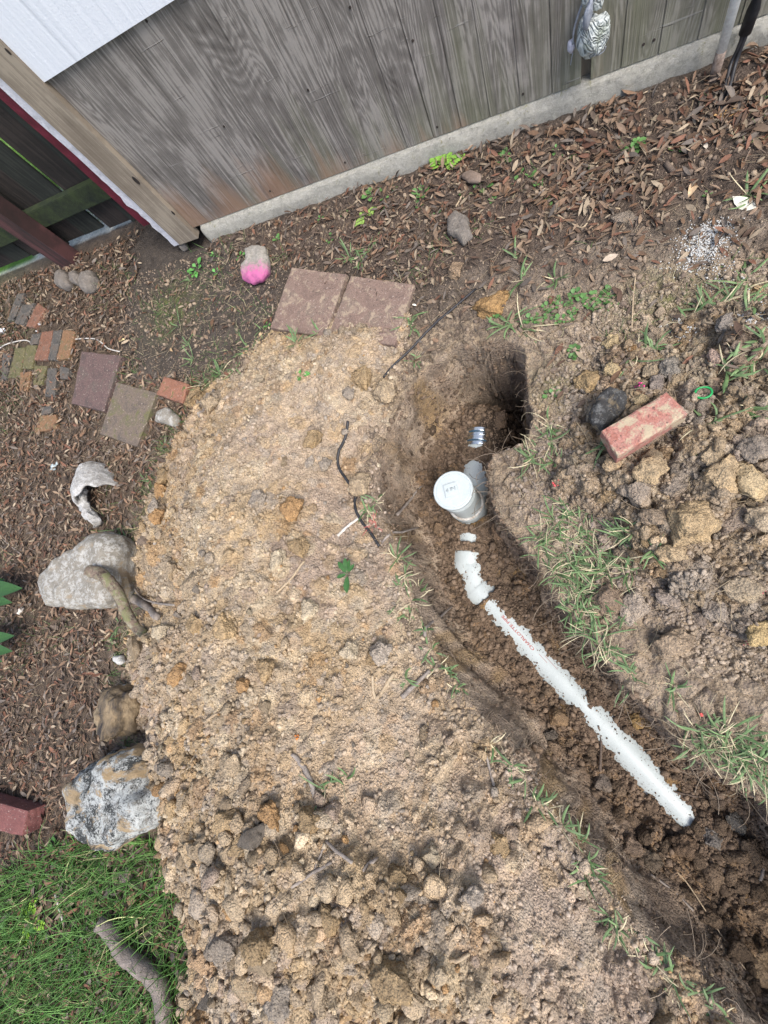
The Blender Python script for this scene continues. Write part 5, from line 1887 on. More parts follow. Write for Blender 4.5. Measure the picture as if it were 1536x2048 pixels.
bits('pink_fluff', 1278, 770, 5, 14, .0035, (.80, .08, .30), 'shred of bright pink fluff above the brick', 'pink fluff')
bits('pink_fluff', 1512, 1180, 7, 16, .002, (.70, .08, .16), 'pinkish red specks at the right edge, upper patch', 'paint specks')
bits('pink_fluff', 1505, 1275, 9, 18, .0018, (.62, .06, .14), 'dark pink specks at the right edge, lower patch', 'paint specks')
bits('red_scrap', 1110, 965, 3, 6, .0035, (.65, .12, .12), 'tiny red scrap on the soil right of the cleanout', 'red scrap')
bits('red_scrap', 1404, 1430, 2, 5, .003, (.80, .15, .13), 'tiny red scrap in the grass above the lower trench', 'red scrap')
bits('orange_chip', 597, 1472, 3, 5, .004, (.62, .22, .06), 'small orange chip on the smooth part of the heap', 'chip')
bits('white_scrap', 8, 663, 4, 10, .011, (.78, .82, .86), 'white plastic scrap at the left edge of the brick group', 'plastic scrap')
bits('white_scrap', 77, 652, 6, 16, .008, (.66, .67, .68), 'crumpled white scrap above the ochre brick', 'plastic scrap')
bits('white_scrap', 115, 932, 3, 5, .012, (.45, .52, .52), 'small greenish grey scrap left of the white shard', 'plastic scrap')
bits('white_scrap', 246, 1097, 3, 5, .009, (.75, .78, .78), 'small white scrap behind the concrete chunk', 'plastic scrap')
bits('white_scrap', 46, 1225, 3, 6, .012, (.62, .58, .52), 'pale scrap in the leaves between the glossy plants', 'paper scrap')
# white granules
gp = []
for px, py, sx_, sy_, n in [(1405, 487, 26, 22, 520), (1395, 520, 30, 18, 260), (1345, 652, 14, 9, 150), (1372, 662, 10, 8, 70), (1515, 640, 22, 12, 170), (1440, 560, 22, 14, 90), (1425, 470, 30, 18, 250)]:
    q = hit(px, py)
    k_ = depth_at(q) / F
    gp.append(np.stack([rng.normal(q.x, sx_ * k_ * .8, n), rng.normal(q.y, sy_ * k_ * .9, n)], -1))
gp = np.concatenate(gp)
tag(crumbs('white_granules', gp, rng.uniform(.0013, .0032, len(gp)), np.ones((len(gp), 3)) * rgb(.50, .50, .48), M_CRUMB, sink=-.1), 'spilled white granules on dark soil in the upper right', 'granules', kind='stuff')
# a few single pale leaves
for px, py, L_, c_, lab in [(1485, 412, .07, (.62, .60, .50), 'pale curled leaf right of the white granules'), (1455, 228, .075, (.45, .27, .11), 'large orange brown leaf at the foot of the black cables'),
                            (245, 682, .05, (.62, .52, .28), 'yellow leaf beside the dark bare patch'), (1385, 380, .06, (.5, .36, .22), 'tan leaf curled on the dark soil'),
                            (830, 612, .02, (.8, .76, .66), 'tiny pale flake at the right paver edge'), (1220, 520, .045, (.42, .34, .26), 'greyish pointed leaf on bare soil'),
                            (345, 700, .03, (.4, .28, .16), 'small brown leaf on the dark bare patch'), (1405, 290, .05, (.5, .44, .36), 'pale grey leaf in the litter by the bent twig')]:
    q = hit(px, py)
    o = leaves('leaf', np.array([[q.x, q.y]]), np.array([L_]), np.array([c_]), (.35, .5), .006, .2)
    recenter(o)
    tag(o, lab, 'leaf')

# ------------------------------------------------------------------ buried drain assembly
M_PVC = simple_mat('white_pvc', (.43, .475, .465), (.49, .535, .525), 12, .38, .0003, spec=.5, bscale=500)
M_PVCD = simple_mat('dusty_pvc', (.30, .24, .18), (.66, .66, .62), 60, .7, .001)
M_STEEL, nts, bs = new_mat('stainless_steel')
bs.inputs['Metallic'].default_value = 1
bs.inputs['Roughness'].default_value = .22
bs.inputs['Base Color'].default_value = (.58, .62, .66, 1)
M_BLUE = simple_mat('blue_rubber', (.02, .05, .08), (.03, .08, .12), 40, .5, 0)


def lathe(prof, n=64):
    bm = bmesh.new()
    rings = []
    for r, z in prof:
        if r < 1e-5:
            rings.append([bm.verts.new((0, 0, z))])
        else:
            rings.append([bm.verts.new((math.cos(2 * math.pi * i / n) * r, math.sin(2 * math.pi * i / n) * r, z)) for i in range(n)])
    for a, b_ in zip(rings, rings[1:]):
        for i in range(n):
            j = (i + 1) % n
            if len(a) == 1 and len(b_) == 1:
                continue
            if len(a) == 1:
                bm.faces.new((a[0], b_[i], b_[j]))
            elif len(b_) == 1:
                bm.faces.new((a[i], b_[0], a[j]))
            else:
                bm.faces.new((a[i], b_[i], b_[j], a[j]))
    bmesh.ops.recalc_face_normals(bm, faces=bm.faces[:])
    return bm


def autosm(o, ang=35):
    for e_ in o.data.edges:
        pass
    bm = bmesh.new()
    bm.from_mesh(o.data)
    for e_ in bm.edges:
        if len(e_.link_faces) == 2 and e_.calc_face_angle(0) > math.radians(ang):
            e_.smooth = False
    bm.to_mesh(o.data)
    bm.free()


drain = empty('drain_cleanout', Vector((CO[0], CO[1], PIPE_Z)), 'white plastic drain pipe with capped upright cleanout in the trench', 'drain pipe')
zt = -.012 - PIPE_Z
capb = lathe([(0, zt), (.054, zt), (.0555, zt - .0012), (.057, zt - .0012), (.0585, zt), (.0625, zt - .0005), (.0645, zt - .003), (.0645, zt - .010), (.0625, zt - .012), (.0, zt - .012)], 72)
cap = bm_obj('cap', capb, M_PVC, drain, True)
autosm(cap)
rz = math.radians(14)
bm = bmesh.new()
bx(bm, -.0215, .0215, -.0215, .0215, 0, .007)
bmesh.ops.bevel(bm, geom=bm.edges[:], offset=.0012, segments=2, affect='EDGES')
boss = bm_obj('square_boss', bm, M_PVC, cap)
boss.location = (-.004, .0, zt)
boss.rotation_euler = (0, 0, rz)


def text_mesh(body, size):
    cu = bpy.data.curves.new('lettering', 'FONT')
    cu.body = body
    cu.size = size
    cu.align_x = 'CENTER'
    cu.align_y = 'CENTER'
    cu.resolution_u = 2
    cu.offset = size * .022
    to = bpy.data.objects.new('tmp', cu)
    COL.objects.link(to)
    dg = bpy.context.evaluated_depsgraph_get()
    me = bpy.data.meshes.new_from_object(to.evaluated_get(dg))
    bpy.data.objects.remove(to)
    return me


me = text_mesh("4 IN", .018)
bm = bmesh.new()
bm.from_mesh(me)
g_ = bmesh.ops.extrude_face_region(bm, geom=bm.faces[:])
for v in [x for x in g_['geom'] if isinstance(x, bmesh.types.BMVert)]:
    v.co.z += .0012
lt = bm_obj('lettering', bm, simple_mat('embossed_grey', (.30, .34, .34), (.36, .40, .40), 40, .5, 0), cap)
lt.location = (-.004, 0, zt + .007)
lt.rotation_euler = (0, 0, rz + math.pi * .5 * 0)
# threaded adapter, riser, tee hub
ad = lathe([(.060, zt - .0125), (.0625, zt - .0135), (.0625, zt - .026), (.0605, zt - .0275), (.0605, zt - .033), (.0618, zt - .0345), (.0618, zt - .041), (.0600, zt - .0425),
            (.0600, zt - .050), (.0612, zt - .0515), (.0612, zt - .085), (.0595, zt - .0875), (.057, zt - .0875)], 72)
a_ = bm_obj('adapter', ad, M_PVC, drain, True)
autosm(a_, 30)
ri = bm_obj('riser_pipe', lathe([(.0571, zt - .08), (.0571, .075)], 72), M_PVC, drain, True)
th_ = lathe([(.0573, .112), (.0655, .112), (.0668, .108), (.0668, .096), (.0655, .094), (.0655, .02), (.060, -.02)], 72)
tee = bm_obj('tee_hub', th_, M_PVC, drain, True)
autosm(tee, 30)
dr = bm_obj('dirt_ring', lathe([(.0574, .118), (.0640, .1165), (.0650, .1128), (.0574, .1123)], 72), M_PVCD, tee, True)


def wtube(name, a, b, r, mat, parent, n=64, caps=True, seg=1):
    bm = bmesh.new()
    a = Vector((a[0], a[1], PIPE_Z)) - drain.location
    b = Vector((b[0], b[1], PIPE_Z)) - drain.location
    tube_bm(bm, [a + (b - a) * i / seg for i in range(seg + 1)], r, n)
    o = bm_obj(name, bm, mat, parent, True)
    autosm(o, 40)
    return o


dU = (JW[1] - JW[0])
LU = np.hypot(*dU)
dU = dU / LU
dL = (JW[3] - JW[2])
LLn = np.hypot(*dL)
dL = dL / LLn
pU = wtube('upper_pipe', JW[0] + dU * .02, JW[1], PR, M_PVC, drain)
sT = float((CO - JW[0]) @ dU)
wtube('tee_run', JW[0] + dU * (sT - .115), JW[0] + dU * (sT + .09), PR + .0045, M_PVC, drain)
# steel coupling
q = P(955, 872, -.27)[:2]
sC = float((q - JW[0]) @ dU)
cp = wtube('steel_coupling', JW[0] + dU * (sC - .034), JW[0] + dU * (sC + .034), PR + .0055, M_STEEL, drain)
for s_ in (-.026, -.009, .009, .026):
    wtube('clamp_band', JW[0] + dU * (sC + s_ - .0045), JW[0] + dU * (sC + s_ + .0045), PR + .0075, M_STEEL if abs(s_) > .02 else M_STEEL, cp)
for s_ in (-.0175, .0175):
    wtube('blue_sleeve', JW[0] + dU * (sC + s_ - .0030), JW[0] + dU * (sC + s_ + .0030), PR + .0063, M_BLUE, cp)
# elbow with hubs
e1 = P(932, 1104, -.27)[:2]
e2 = P(968, 1197, -.27)[:2]
mid = JW[1] * .45 + P(945, 1160, -.27)[:2] * .55
eb = bmesh.new()
path = smooth_path([Vector((*e1, PIPE_Z)) - drain.location, Vector((*(e1 + dU * .05), PIPE_Z)) - drain.location, Vector((*mid, PIPE_Z)) - drain.location,
                    Vector((*(e2 - dL * .05), PIPE_Z)) - drain.location, Vector((*e2, PIPE_Z)) - drain.location], 6)
tube_bm(eb, path, PR + .0035, 64)
elb = bm_obj('elbow', eb, M_PVC, drain, True)
autosm(elb, 40)
wtube('hub', e1 - dU * .002, e1 + dU * .042, PR + .0060, M_PVC, elb)
wtube('hub', e2 - dL * .044, e2 + dL * .002, PR + .0060, M_PVC, elb)
pL = wtube('lower_pipe', JW[2] - dL * .03, JW[3], PR, M_PVC, drain)
# red printing on the pipe crown, bent round its curve
me = text_mesh("CHARLOTTE PIPE", .0135)
t0 = (P(1071, 1297, -.27)[:2] - JW[2]) @ dL
t1 = (P(1008, 1228, -.27)[:2] - JW[2]) @ dL
co = np.array([v.co[:] for v in me.vertices])
span = co[:, 0].max() - co[:, 0].min()
k_ = abs(t1 - t0) / span
tc_ = (t0 + t1) / 2
bm = bmesh.new()
bm.from_mesh(me)
bmesh.ops.triangulate(bm, faces=bm.faces[:])
nL = np.array([-dL[1], dL[0]])
for v in bm.verts:
    u = -v.co.x * k_ + tc_
    a = v.co.y * 1.0 / PR - .10
    # text runs back towards the elbow, its top facing the left bank
    c2 = JW[2] + dL * u - nL * (math.sin(a) * (PR + .0007))
    v.co = Vector((c2[0], c2[1], PIPE_Z + math.cos(a) * (PR + .0007))) - drain.location
M_RED = simple_mat('red_ink', (.34, .09, .08), (.42, .14, .12), 60, .6, 0)
bm_obj('lettering', bm, M_RED, pL)
bm = bmesh.new()
for (a0, a1, sd) in [(.02, .055, .0), (.035, .09, .010)]:
    pts_ = []
    for i in range(9):
        u = t0 + a0 + (a1 - a0) * i / 8
        a = sd / PR + .15
        c2 = JW[2] + dL * u + nL * (math.sin(a) * (PR + .0006))
        pts_.append(Vector((c2[0], c2[1], PIPE_Z + math.cos(a) * (PR + .0006))) - drain.location)
    tube_bm(bm, pts_, .0006, 4)
bm_obj('print_line', bm, M_RED, pL)

# soil specks stuck on the pipe
sA = rng.uniform(EX_S[0], EX_S[-1], 2600)
sA[:1700] = EX_S[0]
eA = np.interp(sA, EX_S, EX_E)
l01, l12 = np.hypot(*(JW[1] - JW[0])), np.hypot(*(JW[2] - JW[1]))
dM = (JW[2] - JW[1]) / l12
lat = eA * (1 - np.abs(rng.normal(0, .28, 2600))).clip(-.2, 1.1) * rng.choice([-1, 1], 2600)
bx_ = np.where((sA < l01)[:, None], JW[0] + sA[:, None] * dU, np.where((sA < l01 + l12)[:, None], JW[1] + (sA[:, None] - l01) * dM, JW[2] + (sA[:, None] - l01 - l12) * dL))
dd2 = np.where((sA < l01)[:, None], dU, np.where((sA < l01 + l12)[:, None], dM, dL))
p = bx_ + np.stack([-dd2[:, 1], dd2[:, 0]], -1) * lat[:, None]
kp = (eA > .012) & (np.hypot(p[:, 0] - CO[0], p[:, 1] - CO[1]) > .072)
p, lat, sA = p[kp], lat[kp], sA[kp]
o = crumbs('soil_crumbs', p, np.clip(.0008 * (rng.pareto(2.2, len(p)) + 1), 0, .0032), np.ones((len(p), 3)) * rgb(.17, .115, .075) * rng.uniform(.6, 1.3, (len(p), 1)), M_CRUMB)
zc_ = np.zeros(len(o.data.vertices) * 3, np.float32)
o.data.vertices.foreach_get('co', zc_)
zc_ = zc_.reshape(len(p), -1, 3)
fit_ = np.where((sA > l01 - .03) & (sA < l01 + l12 + .03), .006, .0)
zc_[..., 2] += (PIPE_Z + np.sqrt((PR + fit_) ** 2 - np.minimum(np.abs(lat), PR) ** 2) - hz(p[:, 0], p[:, 1]))[:, None]
o.data.vertices.foreach_set('co', zc_.ravel())
tag(o, 'dark soil specks stuck to the white pipe', 'soil crumbs', kind='stuff')

# ------------------------------------------------------------------ shed
YW = 1.617


def wood_mat(name, dark, light, grain=38, streak=90, algae=0, stain=0, marks=0, bd=.0012, off=0.0, knots=True):
    m, nt, b = new_mat(name)
    tc = N(nt, 'ShaderNodeTexCoord')
    sp = N(nt, 'ShaderNodeSeparateXYZ')
    L(nt, tc.outputs['Object'], sp.inputs[0])
    mp = N(nt, 'ShaderNodeMapping')
    mp.inputs['Scale'].default_value = (5.5, .01, .75)
    mp.inputs['Location'].default_value = (off, 0, off * 2)
    L(nt, tc.outputs['Object'], mp.inputs['Vector'])
    n1 = noise_node(nt, mp.outputs[0], 1.0, 2.5, .5, .25)
    w1 = math_n(nt, 'FRACT', math_n(nt, 'MULTIPLY', n1.outputs[0], grain))
    tri = math_n(nt, 'ABSOLUTE', math_n(nt, 'SUBTRACT', w1, .5))
    mp2 = N(nt, 'ShaderNodeMapping')
    mp2.inputs['Scale'].default_value = (streak, 1, 2.2)
    L(nt, tc.outputs['Object'], mp2.inputs['Vector'])
    n2 = noise_node(nt, mp2.outputs[0], 1.0, 6, .7)
    n3 = noise_node(nt, tc.outputs['Object'], 5, 6, .65)
    g = math_n(nt, 'ADD', math_n(nt, 'MULTIPLY', tri, .25), math_n(nt, 'ADD', math_n(nt, 'MULTIPLY', n2.outputs[0], .95), math_n(nt, 'MULTIPLY', n3.outputs[0], .75)))
    r1 = ramp(nt, g, [(.66, dark), (.92, tuple((a + c_) / 2 for a, c_ in zip(dark, light))), (1.15, light)])
    c = r1.outputs[0]
    if algae:
        n4 = noise_node(nt, mp.outputs[0], 2.2, 6, .6)
        low_ = math_n(nt, 'MULTIPLY', math_n(nt, 'SUBTRACT', .38, sp.outputs[2]), 1.1)
        rt = math_n(nt, 'MULTIPLY', math_n(nt, 'ADD', sp.outputs[0], .9), .22)
        f = math_n(nt, 'ADD', math_n(nt, 'ADD', low_, rt), math_n(nt, 'MULTIPLY', math_n(nt, 'SUBTRACT', n4.outputs[0], .5), 1.5))
        fr = ramp(nt, f, [(.15, (0, 0, 0)), (.75, (.62, .62, .62))])
        c = mixc(nt, fr.outputs[0], c, (.16, .17, .095))
    if stain:
        n5 = noise_node(nt, mp.outputs[0], 1.7, 5, .6)
        low_ = math_n(nt, 'MULTIPLY', math_n(nt, 'SUBTRACT', .24, sp.outputs[2]), 3.2)
        lf = math_n(nt, 'MULTIPLY', math_n(nt, 'SUBTRACT', -.45, sp.outputs[0]), .5)
        f = math_n(nt, 'ADD', math_n(nt, 'ADD', low_, lf), math_n(nt, 'MULTIPLY', math_n(nt, 'SUBTRACT', n5.outputs[0], .5), 2.2))
        fr = ramp(nt, f, [(.35, (0, 0, 0)), (.85, (.7, .7, .7))])
        c = mixc(nt, fr.outputs[0], c, (.24, .14, .085))
    h = g
    if marks:
        mp3 = N(nt, 'ShaderNodeMapping')
        mp3.inputs['Scale'].default_value = (4, 1, 75)
        L(nt, tc.outputs['Object'], mp3.inputs['Vector'])
        n6 = noise_node(nt, mp3.outputs[0], 1.0, 3, .6)
        fm = ramp(nt, n6.outputs[0], [(.66, (0, 0, 0)), (.70, (1, 1, 1))])
        c = mixc(nt, math_n(nt, 'MULTIPLY', fm.outputs[0], .35), c, (.36, .35, .33))
        h = math_n(nt, 'ADD', g, math_n(nt, 'MULTIPLY', fm.outputs[0], .7))
    L(nt, c, b.inputs['Base Color'])
    b.inputs['Roughness'].default_value = .85
    bump(nt, b, h, bd * 3)
    return m


M_PLY = wood_mat('weathered_plywood', (.062, .054, .048), (.26, .24, .22), 44, 110, 1, 1, 1)
M_TRIM = wood_mat('tan_timber', (.15, .12, .09), (.29, .245, .19), 12, 120, 0, 0, 0, .0008, 3.3)
M_FENCE = wood_mat('dark_mossy_timber', (.004, .006, .005), (.024, .027, .021), 14, 60, 0, 0, 0, .0015, 5.1)  # dark wood; backlit shade is also put into both board colours
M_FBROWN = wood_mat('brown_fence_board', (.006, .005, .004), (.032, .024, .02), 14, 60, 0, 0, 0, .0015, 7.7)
M_RAIL = simple_mat('mossy_rail', (.012, .018, .012), (.035, .05, .018), 14, .9, .003)  # mossy green, darkened further to carry the backlit shade
M_POST = wood_mat('red_brown_post', (.018, .012, .011), (.085, .034, .034), 10, 70, 0, 0, 0, .001, 9.1)
m, nt, b = new_mat('white_painted_siding')
tc = N(nt, 'ShaderNodeTexCoord')
mp = N(nt, 'ShaderNodeMapping')
mp.inputs['Scale'].default_value = (30, 1, .45)
L(nt, tc.outputs['Object'], mp.inputs['Vector'])
n1 = noise_node(nt, mp.outputs[0], 1.0, 4, .55)
n2 = noise_node(nt, tc.outputs['Object'], 150, 5, .7)
rl = ramp(nt, n1.outputs[0], [(.30, (.50, .53, .58)), (.36, (.66, .69, .745)), (1.0, (.69, .72, .77))])
L(nt, rl.outputs[0], b.inputs['Base Color'])
b.inputs['Roughness'].default_value = .6
hh = math_n(nt, 'ADD', math_n(nt, 'MULTIPLY', n1.outputs[0], 1.0), math_n(nt, 'MULTIPLY', n2.outputs[0], .25))
bump(nt, b, hh, .004)
M_WSID = m
M_RUST = simple_mat('nail_head', (.015, .012, .011), (.04, .03, .025), 60, .8, 0)
M_CONC = lichen_mat('foundation_concrete', (.52, .50, .43), (.64, .62, .56), (.22, .205, .165), (.38, .36, .24), 90, .54, .59, .62)

shed = empty('shed', (0, YW, 0), 'shed wall of weathered grey plywood under white painted siding on a concrete edge', 'shed')


def spart(name, bm, mat, parent=shed, smooth=False):
    bmesh.ops.translate(bm, verts=bm.verts[:], vec=(0, -YW, 0))
    return bm_obj(name, bm, mat, parent, smooth)


grooves = []
g_ = -.459
while g_ < 2.6:
    grooves.append((g_, .0032, .0045))
    g_ += .0985
g_ = -.559
while g_ > -1.45:
    grooves.append((g_, .0008, .003))
    g_ -= .0985
grooves.sort()
SL0, SL1 = .119, .147
cols_ = []
xx = -1.476
for gx, gd, gw in grooves:
    cols_.append((xx, gx - gw / 2, 0))
    cols_.append((gx - gw / 2, gx + gw / 2, gd))
    xx = gx + gw / 2
cols_.append((xx, 2.7, 0))
bm = bmesh.new()


def ply_box(bm, a, b_, d, z0, z1):
    bx(bm, a, b_, YW + d, YW + .0135, z0, z1)


for a, b_, d in cols_:
    if b_ <= SL0 or a >= SL1:
        ply_box(bm, a, b_, d, .099, 1.4)
    else:
        cuts = sorted({a, b_, *[c_ for c_ in (SL0, SL1) if a < c_ < b_]})
        for u, v in zip(cuts, cuts[1:]):
            mid_ = (u + v) / 2
            ply_box(bm, u, v, d, .238 if SL0 < mid_ < SL1 else .099, 1.4)
ply = spart('plywood_siding', bm, M_PLY)
bm = bmesh.new()
bx(bm, SL0 - .03, SL1 + .03, YW + .03, YW + .05, .09, .145)
spart('slot_board', bm, M_TRIM)
bm = bmesh.new()
bx(bm, SL0 - .05, SL1 + .05, YW + .06, YW + .07, .07, .30)
spart('slot_backing', bm, simple_mat('black_void', (.01, .01, .01), (.02, .02, .02), 10, .9, 0))
for px, py in [(825.5, 81.5), (616, 180), (874.5, 254), (690, 325), (540, 382), (448, 253), (293, 42), (1287, 89), (1308, 80), (1046, 188), (700, 15), (1210, 30)]:
    q = PY(px, py, YW - .0005)
    bmn = bmesh.new()
    bmesh.ops.create_cone(bmn, cap_ends=True, segments=12, radius1=.0042, radius2=.0036, depth=.003)
    bmesh.ops.rotate(bmn, verts=bmn.verts[:], matrix=Matrix.Rotation(math.pi / 2, 3, 'X'))
    bmesh.ops.translate(bmn, verts=bmn.verts[:], vec=(q[0], YW - .0005, q[2]))
    spart('nail', bmn, M_RUST, ply)
    ply.children[-1].parent = ply
bm = bmesh.new()
bx(bm, -1.478, 2.7, YW - .014, YW - .002, .722, 2.35)
wp = spart('white_siding', bm, M_WSID)
# corner boards
bm = bmesh.new()


def wavy_board(bm, x0, x1, y0, y1, z0, z1, amp=.003, seed=0, left=True, step=.02, jag=0, zb=0):
    """upright board whose side edges wander"""
    zz = np.arange(z0, z1 + step, step)
    prev = None
    for z in zz:
        nl = amp * mn.noise(Vector((seed, 0, z * 5))) + (jag * mn.noise(Vector((seed, 3, z * 22))) if jag and z < zb else 0)
        nr = amp * mn.noise(Vector((seed + 9, 0, z * 5)))
        ring = [bm.verts.new((x0 + nl, y0, z)), bm.verts.new((x1 + nr, y0, z)), bm.verts.new((x1 + nr, y1, z)), bm.verts.new((x0 + nl, y1, z))]
        if prev:
            for i in range(4):
                bm.faces.new((prev[i], prev[(i + 1) % 4], ring[(i + 1) % 4], ring[i]))
        else:
            bm.faces.new(ring[::-1])
        prev = ring
    bm.faces.new(prev)


wavy_board(bm, -1.590, -1.479, YW - .022, YW + .016, .062, 2.35, .0025, 1)
spart('corner_board', bm, M_TRIM)
for px, py in [(272, 361), (346, 426), (16, 103)]:
    q = PY(px, py, YW - .0225)
    bmn = bmesh.new()
    bmesh.ops.create_cone(bmn, cap_ends=True, segments=16, radius1=.011 if px == 272 else .006, radius2=.010 if px == 272 else .005, depth=.003)
    bmesh.ops.rotate(bmn, verts=bmn.verts[:], matrix=Matrix.Rotation(math.pi / 2, 3, 'X'))
    bmesh.ops.scale(bmn, verts=bmn.verts[:], vec=(.7, 1, 1.7))
    bmesh.ops.translate(bmn, verts=bmn.verts[:], vec=(q[0], YW - .0225, q[2]))
    spart('knot', bmn, M_RUST)
bm = bmesh.new()
wavy_board(bm, -1.640, -1.592, YW - .004, YW + .03, .05, 2.35, .006, 2, jag=.018, zb=.45)
spart('white_trim', bm, simple_mat('chipped_white_paint', (.40, .40, .43), (.55, .55, .60), 20, .6, .001, c3=(.58, .58, .62)))
bm = bmesh.new()
wavy_board(bm, -1.715, -1.636, YW + .032, YW + .05, .16, 2.35, .004, 3)
spart('red_trim', bm, simple_mat('dark_red_paint', (.07, .008, .016), (.13, .015, .03), 20, .6, .001))
bm = bmesh.new()
bx(bm, -1.64, 2.7, YW + .052, 3.8, .06, 2.35)
spart('shed_body', bm, simple_mat('shed_side', (.06, .02, .02), (.10, .03, .03), 10, .8, .001))
bm = bmesh.new()
prof = [(YW + .05, .0965), (YW + .004, .0962), (YW - .012, .0885), (YW - .020, .070), (YW - .023, .04), (YW - .027, -.08), (YW + .05, -.08)]
xsf = np.concatenate([np.arange(-1.44, 1.2, .012), [2.7]])
prev = None
for x in xsf:
    ring = []
    for i, (y, z) in enumerate(prof):
        k2_ = .008 if 0 < i < 6 else 0
        ring.append(bm.verts.new((x, y + k2_ * (mn.noise(Vector((x * 9, i * .7, 0))) + .5 * mn.noise(Vector((x * 40, i * 1.7, 2)))), z + (.0015 * mn.noise(Vector((x * 25, i, 4))) if i > 1 else 0))))
    if prev:
        for i in range(len(prof)):
            j = (i + 1) % len(prof)
            bm.faces.new((prev[i], ring[i], ring[j], prev[j]))
    else:
        bm.faces.new(ring)
    prev = ring
bm.faces.new(prev[::-1])
bmesh.ops.recalc_face_normals(bm, faces=bm.faces[:])
spart('foundation', bm, M_CONC, smooth=True)
bm = bmesh.new()
bx(bm, -1.72, 2.8, YW - .05, 3.9, 2.352, 2.40)
spart('roof', bm, simple_mat('roof_felt', (.06, .06, .06), (.1, .1, .1), 30, .9, .002))

# ------------------------------------------------------------------ fence
YF = 1.93
fence = empty('fence', (-2.4, YF, 0), 'dark mossy board fence with a rail and a red brown post', 'fence')


def fpart(name, bm, mat, parent=fence):
    bmesh.ops.translate(bm, verts=bm.verts[:], vec=(2.4, -YF, 0))
    return bm_obj(name, bm, mat, parent)


bd_x = [-1.60, -1.765, -1.90, -2.04, -2.215, -2.366, -2.52, -2.67, -2.82, -2.97, -3.12, -3.30, -3.48, -3.66, -3.84, -4.02, -4.2]
for i in range(len(bd_x) - 1):
    bm = bmesh.new()
    gap = {0: .017, 3: .021}.get(i, .002)
    zb = [.02, .0, .0, .012, .03, .03, .015, .03, .04, .04, .12, .06, .05, .04, .05, .04][i]
    wavy_board(bm, bd_x[i + 1] + gap, bd_x[i] - .001, YF + (.003 if i % 2 else 0), YF + .012 + (.003 if i % 2 else 0), zb, 1.9, .001, i * 3)
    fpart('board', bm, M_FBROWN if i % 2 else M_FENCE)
for z0 in (.165, 1.2):
    bm = bmesh.new()
    wavy = bx(bm, -4.2, -1.70, YF - .042, YF - .002, z0, z0 + .092)
    bmesh.ops.bevel(bm, geom=bm.edges[:], offset=.003, segments=2, affect='EDGES')
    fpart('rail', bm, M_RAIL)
bm = bmesh.new()
wavy_board(bm, -2.56, -2.465, YF - .135, YF - .044, -.05, 1.95, .002, 77)
fpart('post', bm, M_POST)

# ------------------------------------------------------------------ bundle on the wall
M_SACK, nt, b = new_mat('bundle_fabric')
tc = N(nt, 'ShaderNodeTexCoord')
n1 = noise_node(nt, tc.outputs['Object'], 9, 3, .5, 1.2)
w1 = math_n(nt, 'ABSOLUTE', math_n(nt, 'SUBTRACT', math_n(nt, 'FRACT', math_n(nt, 'MULTIPLY', n1.outputs[0], 16)), .5))
n2 = noise_node(nt, tc.outputs['Object'], 160, 5, .7)
g = math_n(nt, 'ADD', w1, math_n(nt, 'MULTIPLY', n2.outputs[0], .25))
r1 = ramp(nt, g, [(.14, (.10, .12, .125)), (.26, (.33, .36, .355)), (.5, (.50, .535, .52))])
n3 = noise_node(nt, tc.outputs['Object'], 14, 5, .6)
f = ramp(nt, n3.outputs[0], [(.52, (0, 0, 0)), (.66, (.75, .75, .75))])
L(nt, mixc(nt, f.outputs[0], r1.outputs[0], (.20, .23, .17)), b.inputs['Base Color'])
b.inputs['Roughness'].default_value = .85
bump(nt, b, g, .006)
bun = empty('bundle', Vector(PY(1190, 60, YW - .05)), 'grey white wrapped bundle hanging on the plywood above the slot', 'bundle')
V, Fs = rock_arrays(31, 4, 5, .14, .02)
A = Vector(PY(1193, 14, YW - .055))
B = Vector(PY(1180, 108, YW - .045))
ax = (A - B)
Lb = ax.length / 2
rot = ax.to_track_quat('Z', 'Y').to_matrix()
Vt = []
for v in V:
    p_ = Vector((v[0] * .040, v[1] * .045, v[2] * Lb * 1.08))
    p_.x *= 1.0 - .12 * v[2]
    Vt.append((rot @ p_ + (A + B) / 2 - bun.location)[:])
np_mesh('wrapped_body', np.array(Vt), Fs, M_SACK, None, True, bun)
V, Fs = rock_arrays(37, 3, 4, .2, .05)
T = Vector(PY(1186, -8, YW - .045))
np_mesh('tied_neck', np.array([(rot @ Vector((v[0] * .027, v[1] * .03, v[2] * .045)) + T - bun.location)[:] for v in V]), Fs, M_SACK, None, True, bun)
cl = simple_mat('grey_cloth', (.20, .22, .26), (.34, .36, .41), 20, .8, .003)
V, Fs = rock_arrays(41, 3, 3, .25, .05)
T = Vector(PY(1176, 30, YW - .085))
np_mesh('cloth_fold', np.array([(rot @ Vector((v[0] * .014, v[1] * .010, v[2] * .036)) + T - bun.location)[:] for v in V]), Fs, cl, None, True, bun)
V, Fs = rock_arrays(43, 3, 3, .12, .02)
T = Vector(PY(1143, 92, YW - .03))
np_mesh('white_knob', np.array([(Vector((v[0] * .012, v[1] * .012, v[2] * .017)) + T - bun.location)[:] for v in V]), Fs, simple_mat('lilac_white', (.38, .38, .45), (.50, .50, .55), 30, .5, 0), None, True, bun)
for (pts_, r_) in [([(1146, 105), (1143, 118), (1141, 130)], .0012), ([(1165, 98), (1172, 110), (1190, 112), (1206, 104), (1212, 92)], .0015), ([(1168, 106), (1176, 116)], .0014), ([(1174, -10), (1160, 20), (1148, 60), (1146, 88)], .003)]:
    bm = bmesh.new()
    tube_bm(bm, smooth_path([Vector(PY(x, y, YW - .04)) - bun.location for x, y in pts_], 4), r_, 6)
    bm_obj('tie_cord', bm, cl, bun, True)

